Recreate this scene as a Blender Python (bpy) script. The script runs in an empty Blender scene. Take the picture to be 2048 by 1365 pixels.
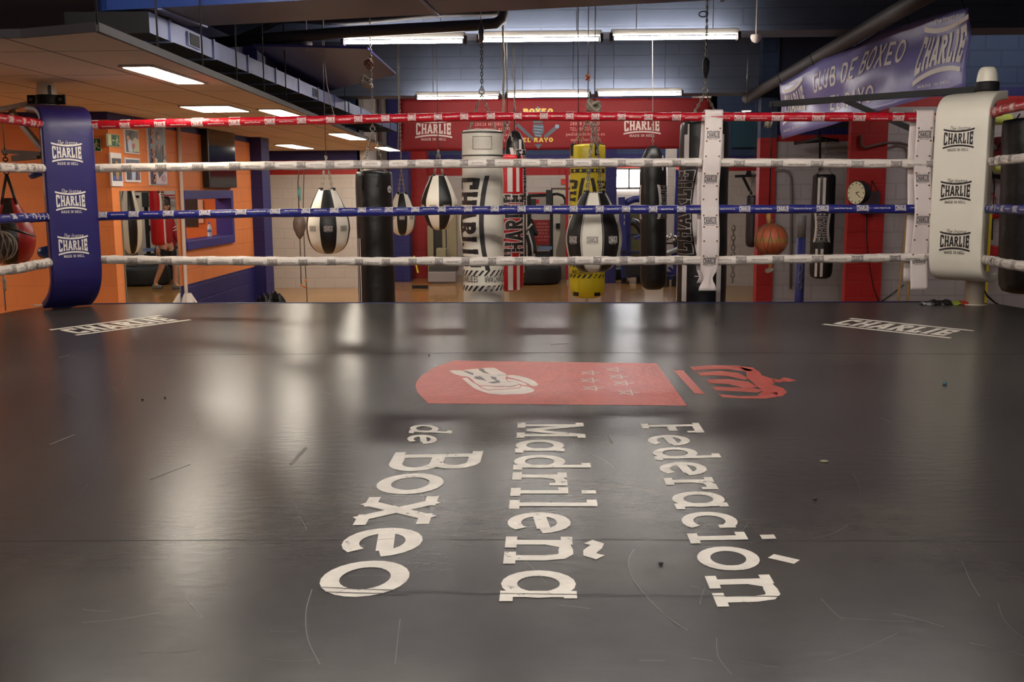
import bpy, bmesh, math, random
from mathutils import Vector, Matrix, Euler
random.seed(7)
PI = math.pi
sin, cos = math.sin, math.cos
SC = bpy.context.scene
COL = SC.collection

# ------------------------------------------------------------------ camera, world, exposure
HC = 1.10            # height of the ring canvas above the gym floor
CAMZ = 1.95
FPX = 2048.0         # focal length in pixels (35 mm on a 36 mm wide frame)
cam_d = bpy.data.cameras.new('camera')
cam_d.lens = 36.0 * FPX / 2048.0
cam_d.sensor_width = 36.0
cam_d.sensor_fit = 'HORIZONTAL'
cam_d.clip_start = 0.05
cam_d.clip_end = 200
cam = bpy.data.objects.new('camera', cam_d)
COL.objects.link(cam)
RC = (Euler((math.radians(90 - 8.39), 0, math.radians(1.69)), 'XYZ').to_matrix()
      @ Matrix.Rotation(math.radians(-0.35), 3, 'Z'))
cam.matrix_world = Matrix.Translation((0, 0, CAMZ)) @ RC.to_4x4()
SC.camera = cam
CAM = Vector((0, 0, CAMZ))
world = bpy.data.worlds.new('world')
SC.world = world
world.use_nodes = True
world.node_tree.nodes['Background'].inputs[0].default_value = (0.62, 0.66, 0.78, 1)
world.node_tree.nodes['Background'].inputs[1].default_value = 0.02
SC.view_settings.view_transform = 'Standard'
SC.view_settings.look = 'None'
SC.view_settings.gamma = 1
SC.view_settings.use_curve_mapping = False
SC.view_settings.exposure = 2.05
SC.cycles.use_denoising = True
SC.cycles.max_bounces = 8
SC.cycles.diffuse_bounces = 4
SC.cycles.glossy_bounces = 4
SC.cycles.sample_clamp_indirect = 6.0
TUBE_E = 16.0        # emission of the fluorescent tubes
TROFFER_E = 6.5      # emission of the recessed ceiling lights
WINDOW_E = 5.0       # daylight behind the far windows


def ray(x, y):
    return (RC @ Vector((x - 1024.0, 682.5 - y, -FPX))).normalized()


def P(x, y, Y):                        # point at world depth Y seen at photo position x, y
    d = ray(x, y)
    return CAM + d * (Y / d.y)


def G(x, y, z=HC):                     # point on the level z
    d = ray(x, y)
    return CAM + d * ((z - CAMZ) / d.z)


def PX(x, y, X):
    d = ray(x, y)
    return CAM + d * (X / d.x)


# ------------------------------------------------------------------ materials
MATS = {}


def mat(name, col, rough=0.5, metal=0.0, noise=0.0, nscale=6.0, bump=0.0, bscale=60.0, spec=0.5,
        coat=0.0, dirt=None, dirt_amt=0.0, dscale=3.0):
    if name in MATS:
        return MATS[name]
    m = bpy.data.materials.new(name)
    m.use_nodes = True
    nt = m.node_tree
    b = nt.nodes['Principled BSDF']
    b.inputs['Base Color'].default_value = (*col, 1)
    b.inputs['Roughness'].default_value = rough
    b.inputs['Metallic'].default_value = metal
    b.inputs['Specular IOR Level'].default_value = spec
    b.inputs['Coat Weight'].default_value = coat
    tc = nt.nodes.new('ShaderNodeTexCoord')
    last = None
    if noise > 0:
        n = nt.nodes.new('ShaderNodeTexNoise')
        n.inputs['Scale'].default_value = nscale
        n.inputs['Detail'].default_value = 5
        nt.links.new(tc.outputs['Object'], n.inputs['Vector'])
        mx = nt.nodes.new('ShaderNodeMix')
        mx.data_type = 'RGBA'
        mx.inputs['A'].default_value = (*[c * (1 - noise) for c in col], 1)
        mx.inputs['B'].default_value = (*[min(1, c * (1 + noise)) for c in col], 1)
        nt.links.new(n.outputs['Fac'], mx.inputs['Factor'])
        nt.links.new(mx.outputs['Result'], b.inputs['Base Color'])
        last = mx
    if dirt:
        n = nt.nodes.new('ShaderNodeTexNoise')
        n.inputs['Scale'].default_value = dscale
        n.inputs['Detail'].default_value = 8
        nt.links.new(tc.outputs['Object'], n.inputs['Vector'])
        cr = nt.nodes.new('ShaderNodeMapRange')
        cr.inputs['From Min'].default_value = 0.5
        cr.inputs['From Max'].default_value = 0.75
        cr.inputs['To Max'].default_value = dirt_amt
        nt.links.new(n.outputs['Fac'], cr.inputs['Value'])
        mx = nt.nodes.new('ShaderNodeMix')
        mx.data_type = 'RGBA'
        if last:
            nt.links.new(last.outputs['Result'], mx.inputs['A'])
        else:
            mx.inputs['A'].default_value = (*col, 1)
        mx.inputs['B'].default_value = (*dirt, 1)
        nt.links.new(cr.outputs['Result'], mx.inputs['Factor'])
        nt.links.new(mx.outputs['Result'], b.inputs['Base Color'])
    if bump > 0:
        n = nt.nodes.new('ShaderNodeTexNoise')
        n.inputs['Scale'].default_value = bscale
        n.inputs['Detail'].default_value = 4
        nt.links.new(tc.outputs['Object'], n.inputs['Vector'])
        bp = nt.nodes.new('ShaderNodeBump')
        bp.inputs['Strength'].default_value = bump
        bp.inputs['Distance'].default_value = 0.02
        nt.links.new(n.outputs['Fac'], bp.inputs['Height'])
        nt.links.new(bp.outputs['Normal'], b.inputs['Normal'])
    MATS[name] = m
    return m


def emat(name, col, e):
    if name in MATS:
        return MATS[name]
    m = bpy.data.materials.new(name)
    m.use_nodes = True
    b = m.node_tree.nodes['Principled BSDF']
    b.inputs['Base Color'].default_value = (0.8, 0.8, 0.8, 1)
    b.inputs['Emission Color'].default_value = (*col, 1)
    b.inputs['Emission Strength'].default_value = e
    MATS[name] = m
    return m


def blockmat(name, col, ang=0.0, bw=0.4, bh=0.2, rough=0.7, mortar=0.85, noise=0.10, off=0.5, msize=0.012,
             c2=None, bump=0.5, horiz=False):
    """painted masonry / panels: brick pattern in the plane of the wall"""
    if name in MATS:
        return MATS[name]
    m = bpy.data.materials.new(name)
    m.use_nodes = True
    nt = m.node_tree
    b = nt.nodes['Principled BSDF']
    b.inputs['Roughness'].default_value = rough
    g = nt.nodes.new('ShaderNodeNewGeometry')
    sep = nt.nodes.new('ShaderNodeSeparateXYZ')
    nt.links.new(g.outputs['Position'], sep.inputs[0])
    cmb = nt.nodes.new('ShaderNodeCombineXYZ')
    a1 = nt.nodes.new('ShaderNodeMath'); a1.operation = 'MULTIPLY'; a1.inputs[1].default_value = cos(ang)
    a2 = nt.nodes.new('ShaderNodeMath'); a2.operation = 'MULTIPLY'; a2.inputs[1].default_value = sin(ang)
    a3 = nt.nodes.new('ShaderNodeMath'); a3.operation = 'ADD'
    nt.links.new(sep.outputs['X'], a1.inputs[0]); nt.links.new(sep.outputs['Y'], a2.inputs[0])
    nt.links.new(a1.outputs[0], a3.inputs[0]); nt.links.new(a2.outputs[0], a3.inputs[1])
    nt.links.new(a3.outputs[0], cmb.inputs['X'])
    nt.links.new(sep.outputs['Y' if horiz else 'Z'], cmb.inputs['Y'])
    br = nt.nodes.new('ShaderNodeTexBrick')
    br.offset = off
    br.inputs['Scale'].default_value = 1
    br.inputs['Brick Width'].default_value = bw
    br.inputs['Row Height'].default_value = bh
    br.inputs['Mortar Size'].default_value = msize
    br.inputs['Mortar Smooth'].default_value = 0.3
    br.inputs['Color1'].default_value = (*col, 1)
    br.inputs['Color2'].default_value = (*(c2 or col), 1)
    br.inputs['Mortar'].default_value = (*[c * mortar for c in col], 1)
    nt.links.new(cmb.outputs[0], br.inputs['Vector'])
    n = nt.nodes.new('ShaderNodeTexNoise')
    n.inputs['Scale'].default_value = 3
    n.inputs['Detail'].default_value = 7
    nt.links.new(g.outputs['Position'], n.inputs['Vector'])
    hs = nt.nodes.new('ShaderNodeMix'); hs.data_type = 'RGBA'; hs.blend_type = 'MULTIPLY'
    hs.inputs['Factor'].default_value = 1
    mr = nt.nodes.new('ShaderNodeMapRange')
    mr.inputs['To Min'].default_value = 1 - noise; mr.inputs['To Max'].default_value = 1 + noise
    nt.links.new(n.outputs['Fac'], mr.inputs['Value'])
    nt.links.new(br.outputs['Color'], hs.inputs['A'])
    nt.links.new(mr.outputs['Result'], hs.inputs['B'])
    nt.links.new(hs.outputs['Result'], b.inputs['Base Color'])
    bp = nt.nodes.new('ShaderNodeBump')
    bp.invert = True
    bp.inputs['Strength'].default_value = bump
    bp.inputs['Distance'].default_value = 0.006
    nt.links.new(br.outputs['Fac'], bp.inputs['Height'])
    nt.links.new(bp.outputs['Normal'], b.inputs['Normal'])
    MATS[name] = m
    return m


def pmat(name, cols, scale=14.0, rough=0.35, seed=0.0):
    """a printed photograph: soft blotches of the picture's own colours"""
    if name in MATS:
        return MATS[name]
    m = bpy.data.materials.new(name)
    m.use_nodes = True
    nt = m.node_tree
    b = nt.nodes['Principled BSDF']
    b.inputs['Roughness'].default_value = rough
    tc = nt.nodes.new('ShaderNodeTexCoord')
    mp = nt.nodes.new('ShaderNodeMapping')
    mp.inputs['Location'].default_value = (seed, seed * 2, seed * 3)
    nt.links.new(tc.outputs['Object'], mp.inputs['Vector'])
    n = nt.nodes.new('ShaderNodeTexNoise')
    n.inputs['Scale'].default_value = scale
    n.inputs['Detail'].default_value = 2
    nt.links.new(mp.outputs[0], n.inputs['Vector'])
    r = nt.nodes.new('ShaderNodeValToRGB')
    els = r.color_ramp.elements
    while len(els) < len(cols):
        els.new(0.5)
    for k, c in enumerate(cols):
        els[k].position = 0.32 + 0.36 * k / max(1, len(cols) - 1)
        els[k].color = (*c, 1)
    nt.links.new(n.outputs['Fac'], r.inputs[0])
    nt.links.new(r.outputs[0], b.inputs['Base Color'])
    MATS[name] = m
    return m


def lin(r, g, b):                      # sRGB 0-255 -> linear
    f = lambda c: (c / 255) / 12.92 if c <= 10 else (((c / 255) + 0.055) / 1.055) ** 2.4
    return (f(r), f(g), f(b))


# ------------------------------------------------------------------ mesh collector
class MB:
    def __init__(self):
        self.v = []; self.f = []; self.m = []; self.sm = []

    def poly(self, pts, mi=0, smooth=False):
        n = len(self.v)
        self.v += [Vector(p) for p in pts]
        self.f.append(tuple(range(n, n + len(pts)))); self.m.append(mi); self.sm.append(smooth)

    def box(self, lo, hi, mi=0, M=None):
        x0, y0, z0 = lo; x1, y1, z1 = hi
        c = [(x0, y0, z0), (x1, y0, z0), (x1, y1, z0), (x0, y1, z0), (x0, y0, z1), (x1, y0, z1), (x1, y1, z1), (x0, y1, z1)]
        if M: c = [M @ Vector(p) for p in c]
        n = len(self.v); self.v += [Vector(p) for p in c]
        for q in ((0, 3, 2, 1), (4, 5, 6, 7), (0, 1, 5, 4), (1, 2, 6, 5), (2, 3, 7, 6), (3, 0, 4, 7)):
            self.f.append(tuple(n + k for k in q)); self.m.append(mi); self.sm.append(False)
        return self

    def hexa(self, c, mi=0):           # 8 corners, bottom four then top four
        n = len(self.v); self.v += [Vector(p) for p in c]
        for q in ((0, 3, 2, 1), (4, 5, 6, 7), (0, 1, 5, 4), (1, 2, 6, 5), (2, 3, 7, 6), (3, 0, 4, 7)):
            self.f.append(tuple(n + k for k in q)); self.m.append(mi); self.sm.append(False)
        return self

    def bar(self, a, b, w, h=None, mi=0, up=(0, 0, 1)):
        a, b = Vector(a), Vector(b); h = h or w
        d = (b - a).normalized(); u = Vector(up)
        if abs(d.dot(u)) > 0.98: u = Vector((0, 1, 0))
        s = d.cross(u).normalized() * w / 2; t = s.cross(d).normalized() * h / 2
        return self.hexa([a - s - t, a + s - t, b + s - t, b - s - t, a - s + t, a + s + t, b + s + t, b - s + t], mi)

    def tube(self, pts, r, seg=8, mi=0, caps=True, closed=False):
        pts = [Vector(p) for p in pts]; n = len(pts)
        rr = r if isinstance(r, (list, tuple)) else [r] * n
        rings = []; prev = None
        for i, p in enumerate(pts):
            if closed: d = pts[(i + 1) % n] - pts[i - 1]
            else: d = pts[min(i + 1, n - 1)] - pts[max(i - 1, 0)]
            d.normalize()
            if prev is None:
                u = Vector((0, 0, 1)) if abs(d.z) < 0.9 else Vector((0, 1, 0))
                s = d.cross(u).normalized()
            else:
                s = (prev - d * prev.dot(d)).normalized()
            prev = s; t = d.cross(s)
            k = len(self.v)
            self.v += [p + (s * cos(2 * PI * j / seg) + t * sin(2 * PI * j / seg)) * rr[i] for j in range(seg)]
            rings.append(k)
        m = n if closed else n - 1
        for i in range(m):
            a, b = rings[i], rings[(i + 1) % n]
            for j in range(seg):
                self.f.append((a + j, a + (j + 1) % seg, b + (j + 1) % seg, b + j)); self.m.append(mi); self.sm.append(True)
        if caps and not closed:
            self.f.append(tuple(rings[0] + j for j in reversed(range(seg)))); self.m.append(mi); self.sm.append(False)
            self.f.append(tuple(rings[-1] + j for j in range(seg))); self.m.append(mi); self.sm.append(False)
        return self

    def lathe(self, prof, seg=32, c=(0, 0, 0), mf=None, mi=0, wob=None):
        """prof: list of (r, z); mf(theta, z) -> material index; theta 0 faces -Y"""
        c = Vector(c); rings = []
        for r, z in prof:
            k = len(self.v)
            for j in range(seg):
                t = 2 * PI * j / seg
                rr = r * (1 + (wob(t, z) if wob else 0))
                self.v.append(c + Vector((rr * sin(t), -rr * cos(t), z)))
            rings.append(k)
        for i in range(len(prof) - 1):
            a, b = rings[i], rings[i + 1]
            for j in range(seg):
                self.f.append((a + j, a + (j + 1) % seg, b + (j + 1) % seg, b + j))
                t = 2 * PI * (j + 0.5) / seg
                self.m.append(mf(t, (prof[i][1] + prof[i + 1][1]) / 2) if mf else mi); self.sm.append(True)
        for ring, rev in ((rings[0], prof[0][1] < prof[-1][1]), (rings[-1], prof[0][1] > prof[-1][1])):
            self.f.append(tuple(ring + j for j in (reversed(range(seg)) if rev else range(seg))))
            self.m.append(mf(0, prof[0][1]) if mf else mi); self.sm.append(True)
        return self

    def sheet(self, fn, nu, nv, mf=None, mi=0, smooth=True):
        k = len(self.v)
        for i in range(nu + 1):
            for j in range(nv + 1):
                self.v.append(Vector(fn(i / nu, j / nv)))
        for i in range(nu):
            for j in range(nv):
                a = k + i * (nv + 1) + j
                self.f.append((a, a + nv + 1, a + nv + 2, a + 1))
                self.m.append(mf(i / nu, j / nv) if mf else mi); self.sm.append(smooth)
        return self

    def build(self, name, mats, parent=None, bevel=0, bseg=2, sub=0, solid=0, origin=None, weld=False):
        me = bpy.data.meshes.new(name)
        org = Vector((0, 0, 0))
        if parent is None:
            if origin is not None: org = Vector(origin)
            elif self.v:
                lo = [min(p[i] for p in self.v) for i in range(3)]; hi = [max(p[i] for p in self.v) for i in range(3)]
                org = Vector(((lo[0] + hi[0]) / 2, (lo[1] + hi[1]) / 2, lo[2]))
        me.from_pydata([tuple(p - org) for p in self.v], [], self.f)
        mats = mats if isinstance(mats, (list, tuple)) else [mats]
        for q in mats: me.materials.append(q)
        me.polygons.foreach_set('material_index', self.m)
        me.polygons.foreach_set('use_smooth', self.sm)
        me.update()
        if weld:
            bm = bmesh.new(); bm.from_mesh(me)
            bmesh.ops.remove_doubles(bm, verts=bm.verts, dist=1e-4)
            bmesh.ops.recalc_face_normals(bm, faces=bm.faces)
            bm.to_mesh(me); bm.free()
        o = bpy.data.objects.new(name, me); COL.objects.link(o)
        o.location = org
        if parent is not None: o.parent = parent
        if solid:
            q = o.modifiers.new('solid', 'SOLIDIFY'); q.thickness = solid; q.offset = 0
        if bevel:
            q = o.modifiers.new('bevel', 'BEVEL'); q.width = bevel; q.segments = bseg; q.limit_method = 'ANGLE'
        if sub:
            q = o.modifiers.new('sub', 'SUBSURF'); q.levels = sub; q.render_levels = sub
        return o


def tag(o, label, cat=None, group=None, kind=None):
    if label: o['label'] = label
    if cat: o['category'] = cat
    if group: o['group'] = group
    if kind: o['kind'] = kind
    return o


def thing(name, label, cat, loc=(0, 0, 0), rz=0.0, group=None):
    o = bpy.data.objects.new(name, None); COL.objects.link(o)
    o.empty_display_size = 0.1
    o.location = loc; o.rotation_euler = (0, 0, rz)
    return tag(o, label, cat, group)


def struct(o):
    o['kind'] = 'structure'; return o


def copy_tree(o, parent=None):
    c = o.copy(); COL.objects.link(c)
    if parent is not None: c.parent = parent
    for ch in list(o.children): copy_tree(ch, c)
    return c


def lerp(a, b, t): return a + (b - a) * t
# ------------------------------------------------------------------ lettering: strokes -> quads
def arc(cx, cy, rx, ry, a0, a1, n=12):
    return [(cx + rx * cos(math.radians(lerp(a0, a1, k / n))), cy + ry * sin(math.radians(lerp(a0, a1, k / n)))) for k in range(n + 1)]


def glyph(ch, w):
    """(advance, strokes, serifs[(x, y, left, right)]) on a cap height of 1, x height .68"""
    h = w / 2; X = 0.68; q = 0.17
    L = lambda *p: list(p)
    if ch == ' ': return .4, [], []
    if ch == '.': return .3, [L((.15, 0), (.15, w * 1.1))], []
    if ch == ':': return .3, [L((.15, 0), (.15, w * 1.1)), L((.15, .45), (.15, .45 + w * 1.1))], []
    if ch == 'A': return .95, [L((.13, 0), (.45, 1)), L((.82, 0), (.5, 1)), L((.25, .3), (.7, .3))], [(.15, 0, q, q), (.8, 0, q, q)]
    if ch == 'B': return .85, [L((.2, 0), (.2, 1)), [(.2, 1 - h), (.45, 1 - h)] + arc(.47, .76 - h / 2, .21, .24 - h / 2, 90, -90) + [(.2, .52 - 0)],
                               [(.2, .52)] + arc(.5, .26 + h / 2, .25, .26 - h / 2, 90, -90) + [(.2, h)]], [(.2, 0, q, 0), (.2, 1, q, 0)]
    if ch == 'C': return .85, [[(.74 - h, .70), (.74 - h, .8), (.66, .93), (.55, 1 - h), (.3, 1 - h), (.16, .92), (h + .04, .75), (h + .04, .25), (.16, .08), (.3, h), (.55, h), (.66, .07), (.74 - h, .2), (.74 - h, .3)]], []
    if ch == 'D': return .9, [L((.2, 0), (.2, 1)), [(.2, 1 - h), (.42, 1 - h)] + arc(.42, .5, .38 - h, .5 - h, 90, -90) + [(.2, h)]], [(.2, 0, q, 0), (.2, 1, q, 0)]
    if ch == 'E': return .85, [L((.2, 0), (.2, 1)), L((.2, 1 - h), (.74, 1 - h)), L((.2, .5), (.6, .5)), L((.2, h), (.74, h)), ], [(.2, 0, q, 0), (.2, 1, q, 0), ('v', .74 - h, .68, 1), ('v', .74 - h, 0, .32), ('v', .6, .38, .62)]
    if ch == 'F': return .8, [L((.2, 0), (.2, 1)), L((.2, 1 - h), (.74, 1 - h)), L((.2, .5), (.58, .5))], [(.2, 0, q, q), (.2, 1, q, 0), ('v', .74 - h, .72, 1)]
    if ch == 'G': return .85, [[(.74 - h, .75), (.6, .95), (.5, 1 - h), (.3, 1 - h), (.16, .92), (h + .04, .75), (h + .04, .25), (.16, .08), (.3, h), (.5, h), (.7, .2), (.7, .45), (.5, .45)]], []
    if ch == 'H': return .95, [L((.2, 0), (.2, 1)), L((.75, 0), (.75, 1)), L((.2, .5), (.75, .5))], [(.2, 0, q, q), (.2, 1, q, q), (.75, 0, q, q), (.75, 1, q, q)]
    if ch == 'I': return .45, [L((.22, 0), (.22, 1))], [(.22, 0, q, q), (.22, 1, q, q)]
    if ch == 'K': return .85, [L((.2, 0), (.2, 1)), L((.2, .4), (.7, 1)), L((.35, .55), (.74, 0))], []
    if ch == 'L': return .75, [L((.2, 0), (.2, 1)), L((.2, h), (.68, h))], [(.2, 0, q, 0), (.2, 1, q, q), ('v', .68 - h, 0, .34)]
    if ch == 'M': return 1.05, [L((.2, 0), (.2, 1)), L((.85, 0), (.85, 1)), L((.2, .97), (.525, .15)), L((.85, .97), (.525, .15))], [(.2, 0, q, q), (.2, 1, q, 0), (.85, 0, q, q), (.85, 1, 0, q)]
    if ch == 'N': return .9, [L((.2, 0), (.2, 1)), L((.7, 0), (.7, 1)), L((.2, .95), (.7, .05))], [(.2, 0, q, q), (.2, 1, q, 0), (.7, 1, q, q)]
    if ch == 'O': return .9, [arc(.45, .5, .4 - h, .5 - h, 0, 360, 24)], []
    if ch == 'P': return .8, [L((.2, 0), (.2, 1)), [(.2, 1 - h), (.45, 1 - h)] + arc(.47, .73, .22, .27 - h, 90, -90) + [(.2, .46 + h)]], [(.2, 0, q, q), (.2, 1, q, 0)]
    if ch == 'R': return .92, [L((.2, 0), (.2, 1)), [(.2, 1 - h), (.45, 1 - h)] + arc(.47, .74, .22, .26 - h, 90, -90) + [(.2, .48 + h)], L((.45, .5), (.76, 0))], [(.2, 0, q, q), (.2, 1, q, 0), (.78, 0, .1, q)]
    if ch == 'S': return .75, [[(.66, .8)] + arc(.38, .75, .26, .25 - h, 20, 200, 8) + [(.38, .52)] + arc(.38, .27, .27, .25 - h + .02, 80, -160, 10)], []
    if ch == 'T': return .8, [L((.4, 0), (.4, 1)), L((.05, 1 - h), (.75, 1 - h))], [(.4, 0, q, q), ('v', .05 + h, .75, 1), ('v', .75 - h, .75, 1)]
    if ch == 'U': return .9, [[(.18, 1), (.18, .3)] + arc(.45, .3, .27, .3 - h, 180, 360, 10) + [(.72, .3), (.72, 1)]], []
    if ch == 'W': return 1.1, [L((.05, 1), (.3, 0)), L((.3, 0), (.55, .8)), L((.55, .8), (.8, 0)), L((.8, 0), (1.05, 1))], []
    if ch == 'X': return .85, [L((.1, 0), (.74, 1)), L((.74, 0), (.1, 1))], []
    if ch == 'Y': return .85, [L((.42, 0), (.42, .45)), L((.42, .42), (.08, 1)), L((.42, .42), (.76, 1))], []
    if ch == '0': return .75, [arc(.37, .5, .3 - h, .5 - h, 0, 360, 18)], []
    if ch == '1': return .6, [L((.36, 0), (.36, 1)), L((.36, .97), (.15, .78))], []
    if ch == '2': return .75, [arc(.37, .7, .3 - h, .3 - h, 160, -30, 8) + [(.1, h)], L((.08, h), (.68, h))], []
    if ch == '3': return .75, [arc(.36, .73, .27 - h, .27 - h, 150, -90, 8), arc(.36, .27, .3 - h, .27 - h + .03, 90, -150, 8)], []
    if ch == '8': return .75, [arc(.37, .74, .26 - h, .26 - h, 0, 360, 14), arc(.37, .27, .3 - h, .27 - h, 0, 360, 14)], []
    if ch == '9': return .75, [arc(.37, .68, .3 - h, .32 - h, 0, 360, 14), L((.67 - h, .68), (.5, 0))], []
    if ch == '@': return 1.1, [arc(.55, .4, .5 - h, .45 - h, -60, 290, 20), arc(.53, .4, .22, .22, 0, 360, 12), L((.77, .62), (.8, .2))], []
    # lower case
    bowl = arc(.38, X / 2, .34 - h, X / 2 - h, 0, 360, 20)
    if ch in 'aá': return .84, [bowl, L((.7 - h, 0), (.7 - h, X))], [(.7 - h, 0, 0, q), (.7 - h, X, 0, .1)]
    if ch == 'b': return .8, [arc(.42, X / 2, .34 - h, X / 2 - h, 0, 360, 20), L((.1 + h, 0), (.1 + h, 1))], []
    if ch == 'c': return .74, [arc(.4, X / 2, .36 - h, X / 2 - h, 50, 315, 16)], [('v', .68 - h, .42, .62)]
    if ch == 'd': return .84, [bowl, L((.7 - h, 0), (.7 - h, 1))], [(.7 - h, 0, 0, q), (.7 - h, 1, q, 0)]
    if ch == 'e': return .78, [arc(.4, X / 2, .36 - h, X / 2 - h, 5, 315, 18), L((.06, .33), (.76 - w, .39))], []
    if ch == 'h': return .84, [L((.2, 0), (.2, 1)), [(.2, .42), (.3, .6), (.44, X - h), (.56, X - h), (.64, .56), (.66, .4), (.66, 0)]], []
    if ch == 'i': return .46, [L((.24, 0), (.24, X)), L((.24, .84), (.24, .84 + w * 1.15))], [(.24, 0, q, q), (.24, X, q + .02, 0)]
    if ch == 'l': return .46, [L((.24, 0), (.24, 1))], [(.24, 0, q, q), (.24, 1, q + .02, 0)]
    if ch == 'n' or ch == 'ñ':
        s = [L((.22, 0), (.22, X)), [(.22, .42), (.32, .6), (.44, X - h), (.56, X - h), (.64, .56), (.68, .4), (.68, 0)]]
        if ch == 'ñ': s.append([(.2, .84), (.28, .93), (.38, .9), (.48, .85), (.58, .84), (.66, .94)])
        return .94, s, [(.22, 0, q, q), (.22, X, q, 0), (.68, 0, q, q)]
    if ch in 'oó':
        s = [arc(.4, X / 2, .37 - h, X / 2 - h, 0, 360, 24)]
        if ch == 'ó': s.append([(.36, .82), (.56, 1.06)])
        return .82, s, []
    if ch == 'p': return .8, [arc(.42, X / 2, .34 - h, X / 2 - h, 0, 360, 20), L((.1 + h, -.3), (.1 + h, X))], []
    if ch == 'r': return .64, [L((.22, 0), (.22, X)), [(.22, .38), (.3, .56), (.42, X - h), (.58, X - h)]], [(.22, 0, q, q), (.22, X, q, 0), ('v', .58, .46, X)]
    if ch == 's': return .62, [[(.54, .56)] + arc(.31, .5, .2, .18 - h, 20, 200, 6) + [(.31, .35)] + arc(.31, .18, .22, .18 - h + .01, 80, -160, 8)], []
    if ch == 't': return .5, [L((.24, .1), (.24, .9)), L((.06, X - h), (.46, X - h)), L((.22, h), (.46, h))], []
    if ch == 'u': return .84, [[(.18, X), (.18, .2), (.3, h), (.5, h), (.64, .2)], L((.66, 0), (.66, X))], []
    if ch == 'w': return .95, [L((.04, X), (.26, 0)), L((.26, 0), (.47, .55)), L((.47, .55), (.68, 0)), L((.68, 0), (.9, X))], []
    if ch == 'x': return .84, [L((.16, 0), (.66, X)), L((.66, 0), (.16, X))], [(.16, 0, q, q - .04), (.66, 0, q - .04, q), (.16, X, q, q - .04), (.66, X, q - .04, q)]
    return .5, [], []


def stroke_quads(pts, w, out, step=0.25):
    if len(pts) < 2: return
    # resample long segments so the lettering can bend over a curved surface
    r = [pts[0]]
    for a, b in zip(pts, pts[1:]):
        d = math.hypot(b[0] - a[0], b[1] - a[1]); n = max(1, math.ceil(d / step))
        for k in range(1, n + 1): r.append((lerp(a[0], b[0], k / n), lerp(a[1], b[1], k / n)))
    closed = math.hypot(r[0][0] - r[-1][0], r[0][1] - r[-1][1]) < 1e-6
    n = len(r); L = []; R = []
    for i in range(n):
        if closed and i in (0, n - 1): a, b = r[-2], r[1]
        else: a, b = r[max(0, i - 1)], r[min(n - 1, i + 1)]
        dx, dy = b[0] - a[0], b[1] - a[1]; d = math.hypot(dx, dy) or 1
        nx, ny = -dy / d * w / 2, dx / d * w / 2
        L.append((r[i][0] + nx, r[i][1] + ny)); R.append((r[i][0] - nx, r[i][1] - ny))
    for i in range(n - 1): out.append((R[i], R[i + 1], L[i + 1], L[i]))


def text_quads(s, w=0.15, slab=True, sx=1.0, track=0.04, step=0.25, grow=0.0):
    """quads of a line of lettering, baseline at 0, cap height 1; returns (quads, width)"""
    out = []; x = 0.0
    for ch in s:
        adv, st, se = glyph(ch, w)
        o = []
        for p in st:
            pp = [(px * sx, py) for px, py in p]
            if grow:
                pp = list(pp)
                if pp[0] != pp[-1]:
                    for e, f in ((0, 1), (-1, -2)):
                        dx, dy = pp[e][0] - pp[f][0], pp[e][1] - pp[f][1]; d = math.hypot(dx, dy) or 1
                        pp[e] = (pp[e][0] + dx / d * grow / 2, pp[e][1] + dy / d * grow / 2)
            stroke_quads(pp, w + grow, o, step)
        if slab:
            for q in se:
                g = grow / 2
                if q[0] == 'v':
                    stroke_quads([(q[1] * sx, q[2] - g), (q[1] * sx, q[3] + g)], w * .8 + grow, o, step)
                else:
                    sxx, y, l, r_ = q; t = w * .8; yy = y + t / 2 if y < .3 else y - t / 2
                    stroke_quads([((sxx - l) * sx - g, yy), ((sxx + r_) * sx + g, yy)], t + grow, o, step)
        for qd in o: out.append(tuple((px + x, py) for px, py in qd))
        x += adv * sx + track
    return out, x - track


def place_text(s, x0, y0, width, height, **k):
    """lettering fitted to a box"""
    q, W = text_quads(s, **k)
    return [tuple((x0 + px / W * width, y0 + py * height) for px, py in f) for f in q]


def charlie(full=True, step=0.25, tag_line=True, bow=0.30, w=0.19, bars=True, grow=0.0):
    """the concave CHARLIE lettering between two bowed bars, width 1, height .46 (ends)"""
    q, W = text_quads('CHARLIE', w=w, slab=True, sx=.72, track=.05, step=step, grow=grow)
    H = .44; out = []

    def warp(u, v):
        b = bow * (1 - (2 * u - 1) ** 2) * .5
        return (u - .5, (lerp(b, 1 - b, v) - .5) * H)
    for f in q: out.append(tuple(warp(.02 + px / W * .96, lerp(.04, .96, py)) for px, py in f))
    if bars:
        n = 10; t = .05 + grow * .25
        for sgn in (1, -1):
            for k in range(n):
                a, b = k / n, (k + 1) / n
                fa, fb = warp(a, 1 if sgn > 0 else 0), warp(b, 1 if sgn > 0 else 0)
                g = .02 * sgn
                lo = (fa[0], fa[1] + g - grow * .12 * sgn); hi = (fb[0], fb[1] + g - grow * .12 * sgn)
                f = ((lo[0], lo[1]), (hi[0], hi[1]), (hi[0], hi[1] + t * sgn), (lo[0], lo[1] + t * sgn))
                out.append(f if sgn > 0 else f[::-1])
    if full:
        s = place_text('The Insane', -.34, .22, .66, .13, w=.11, slab=False, sx=.9, step=.6)
        out += [tuple((px + (py - .2) * .45, py) for px, py in f) for f in s]
        out += place_text('MADE IN HELL', -.34, -.36, .68, .075, w=.15, slab=True, step=.6)
    return out


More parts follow.
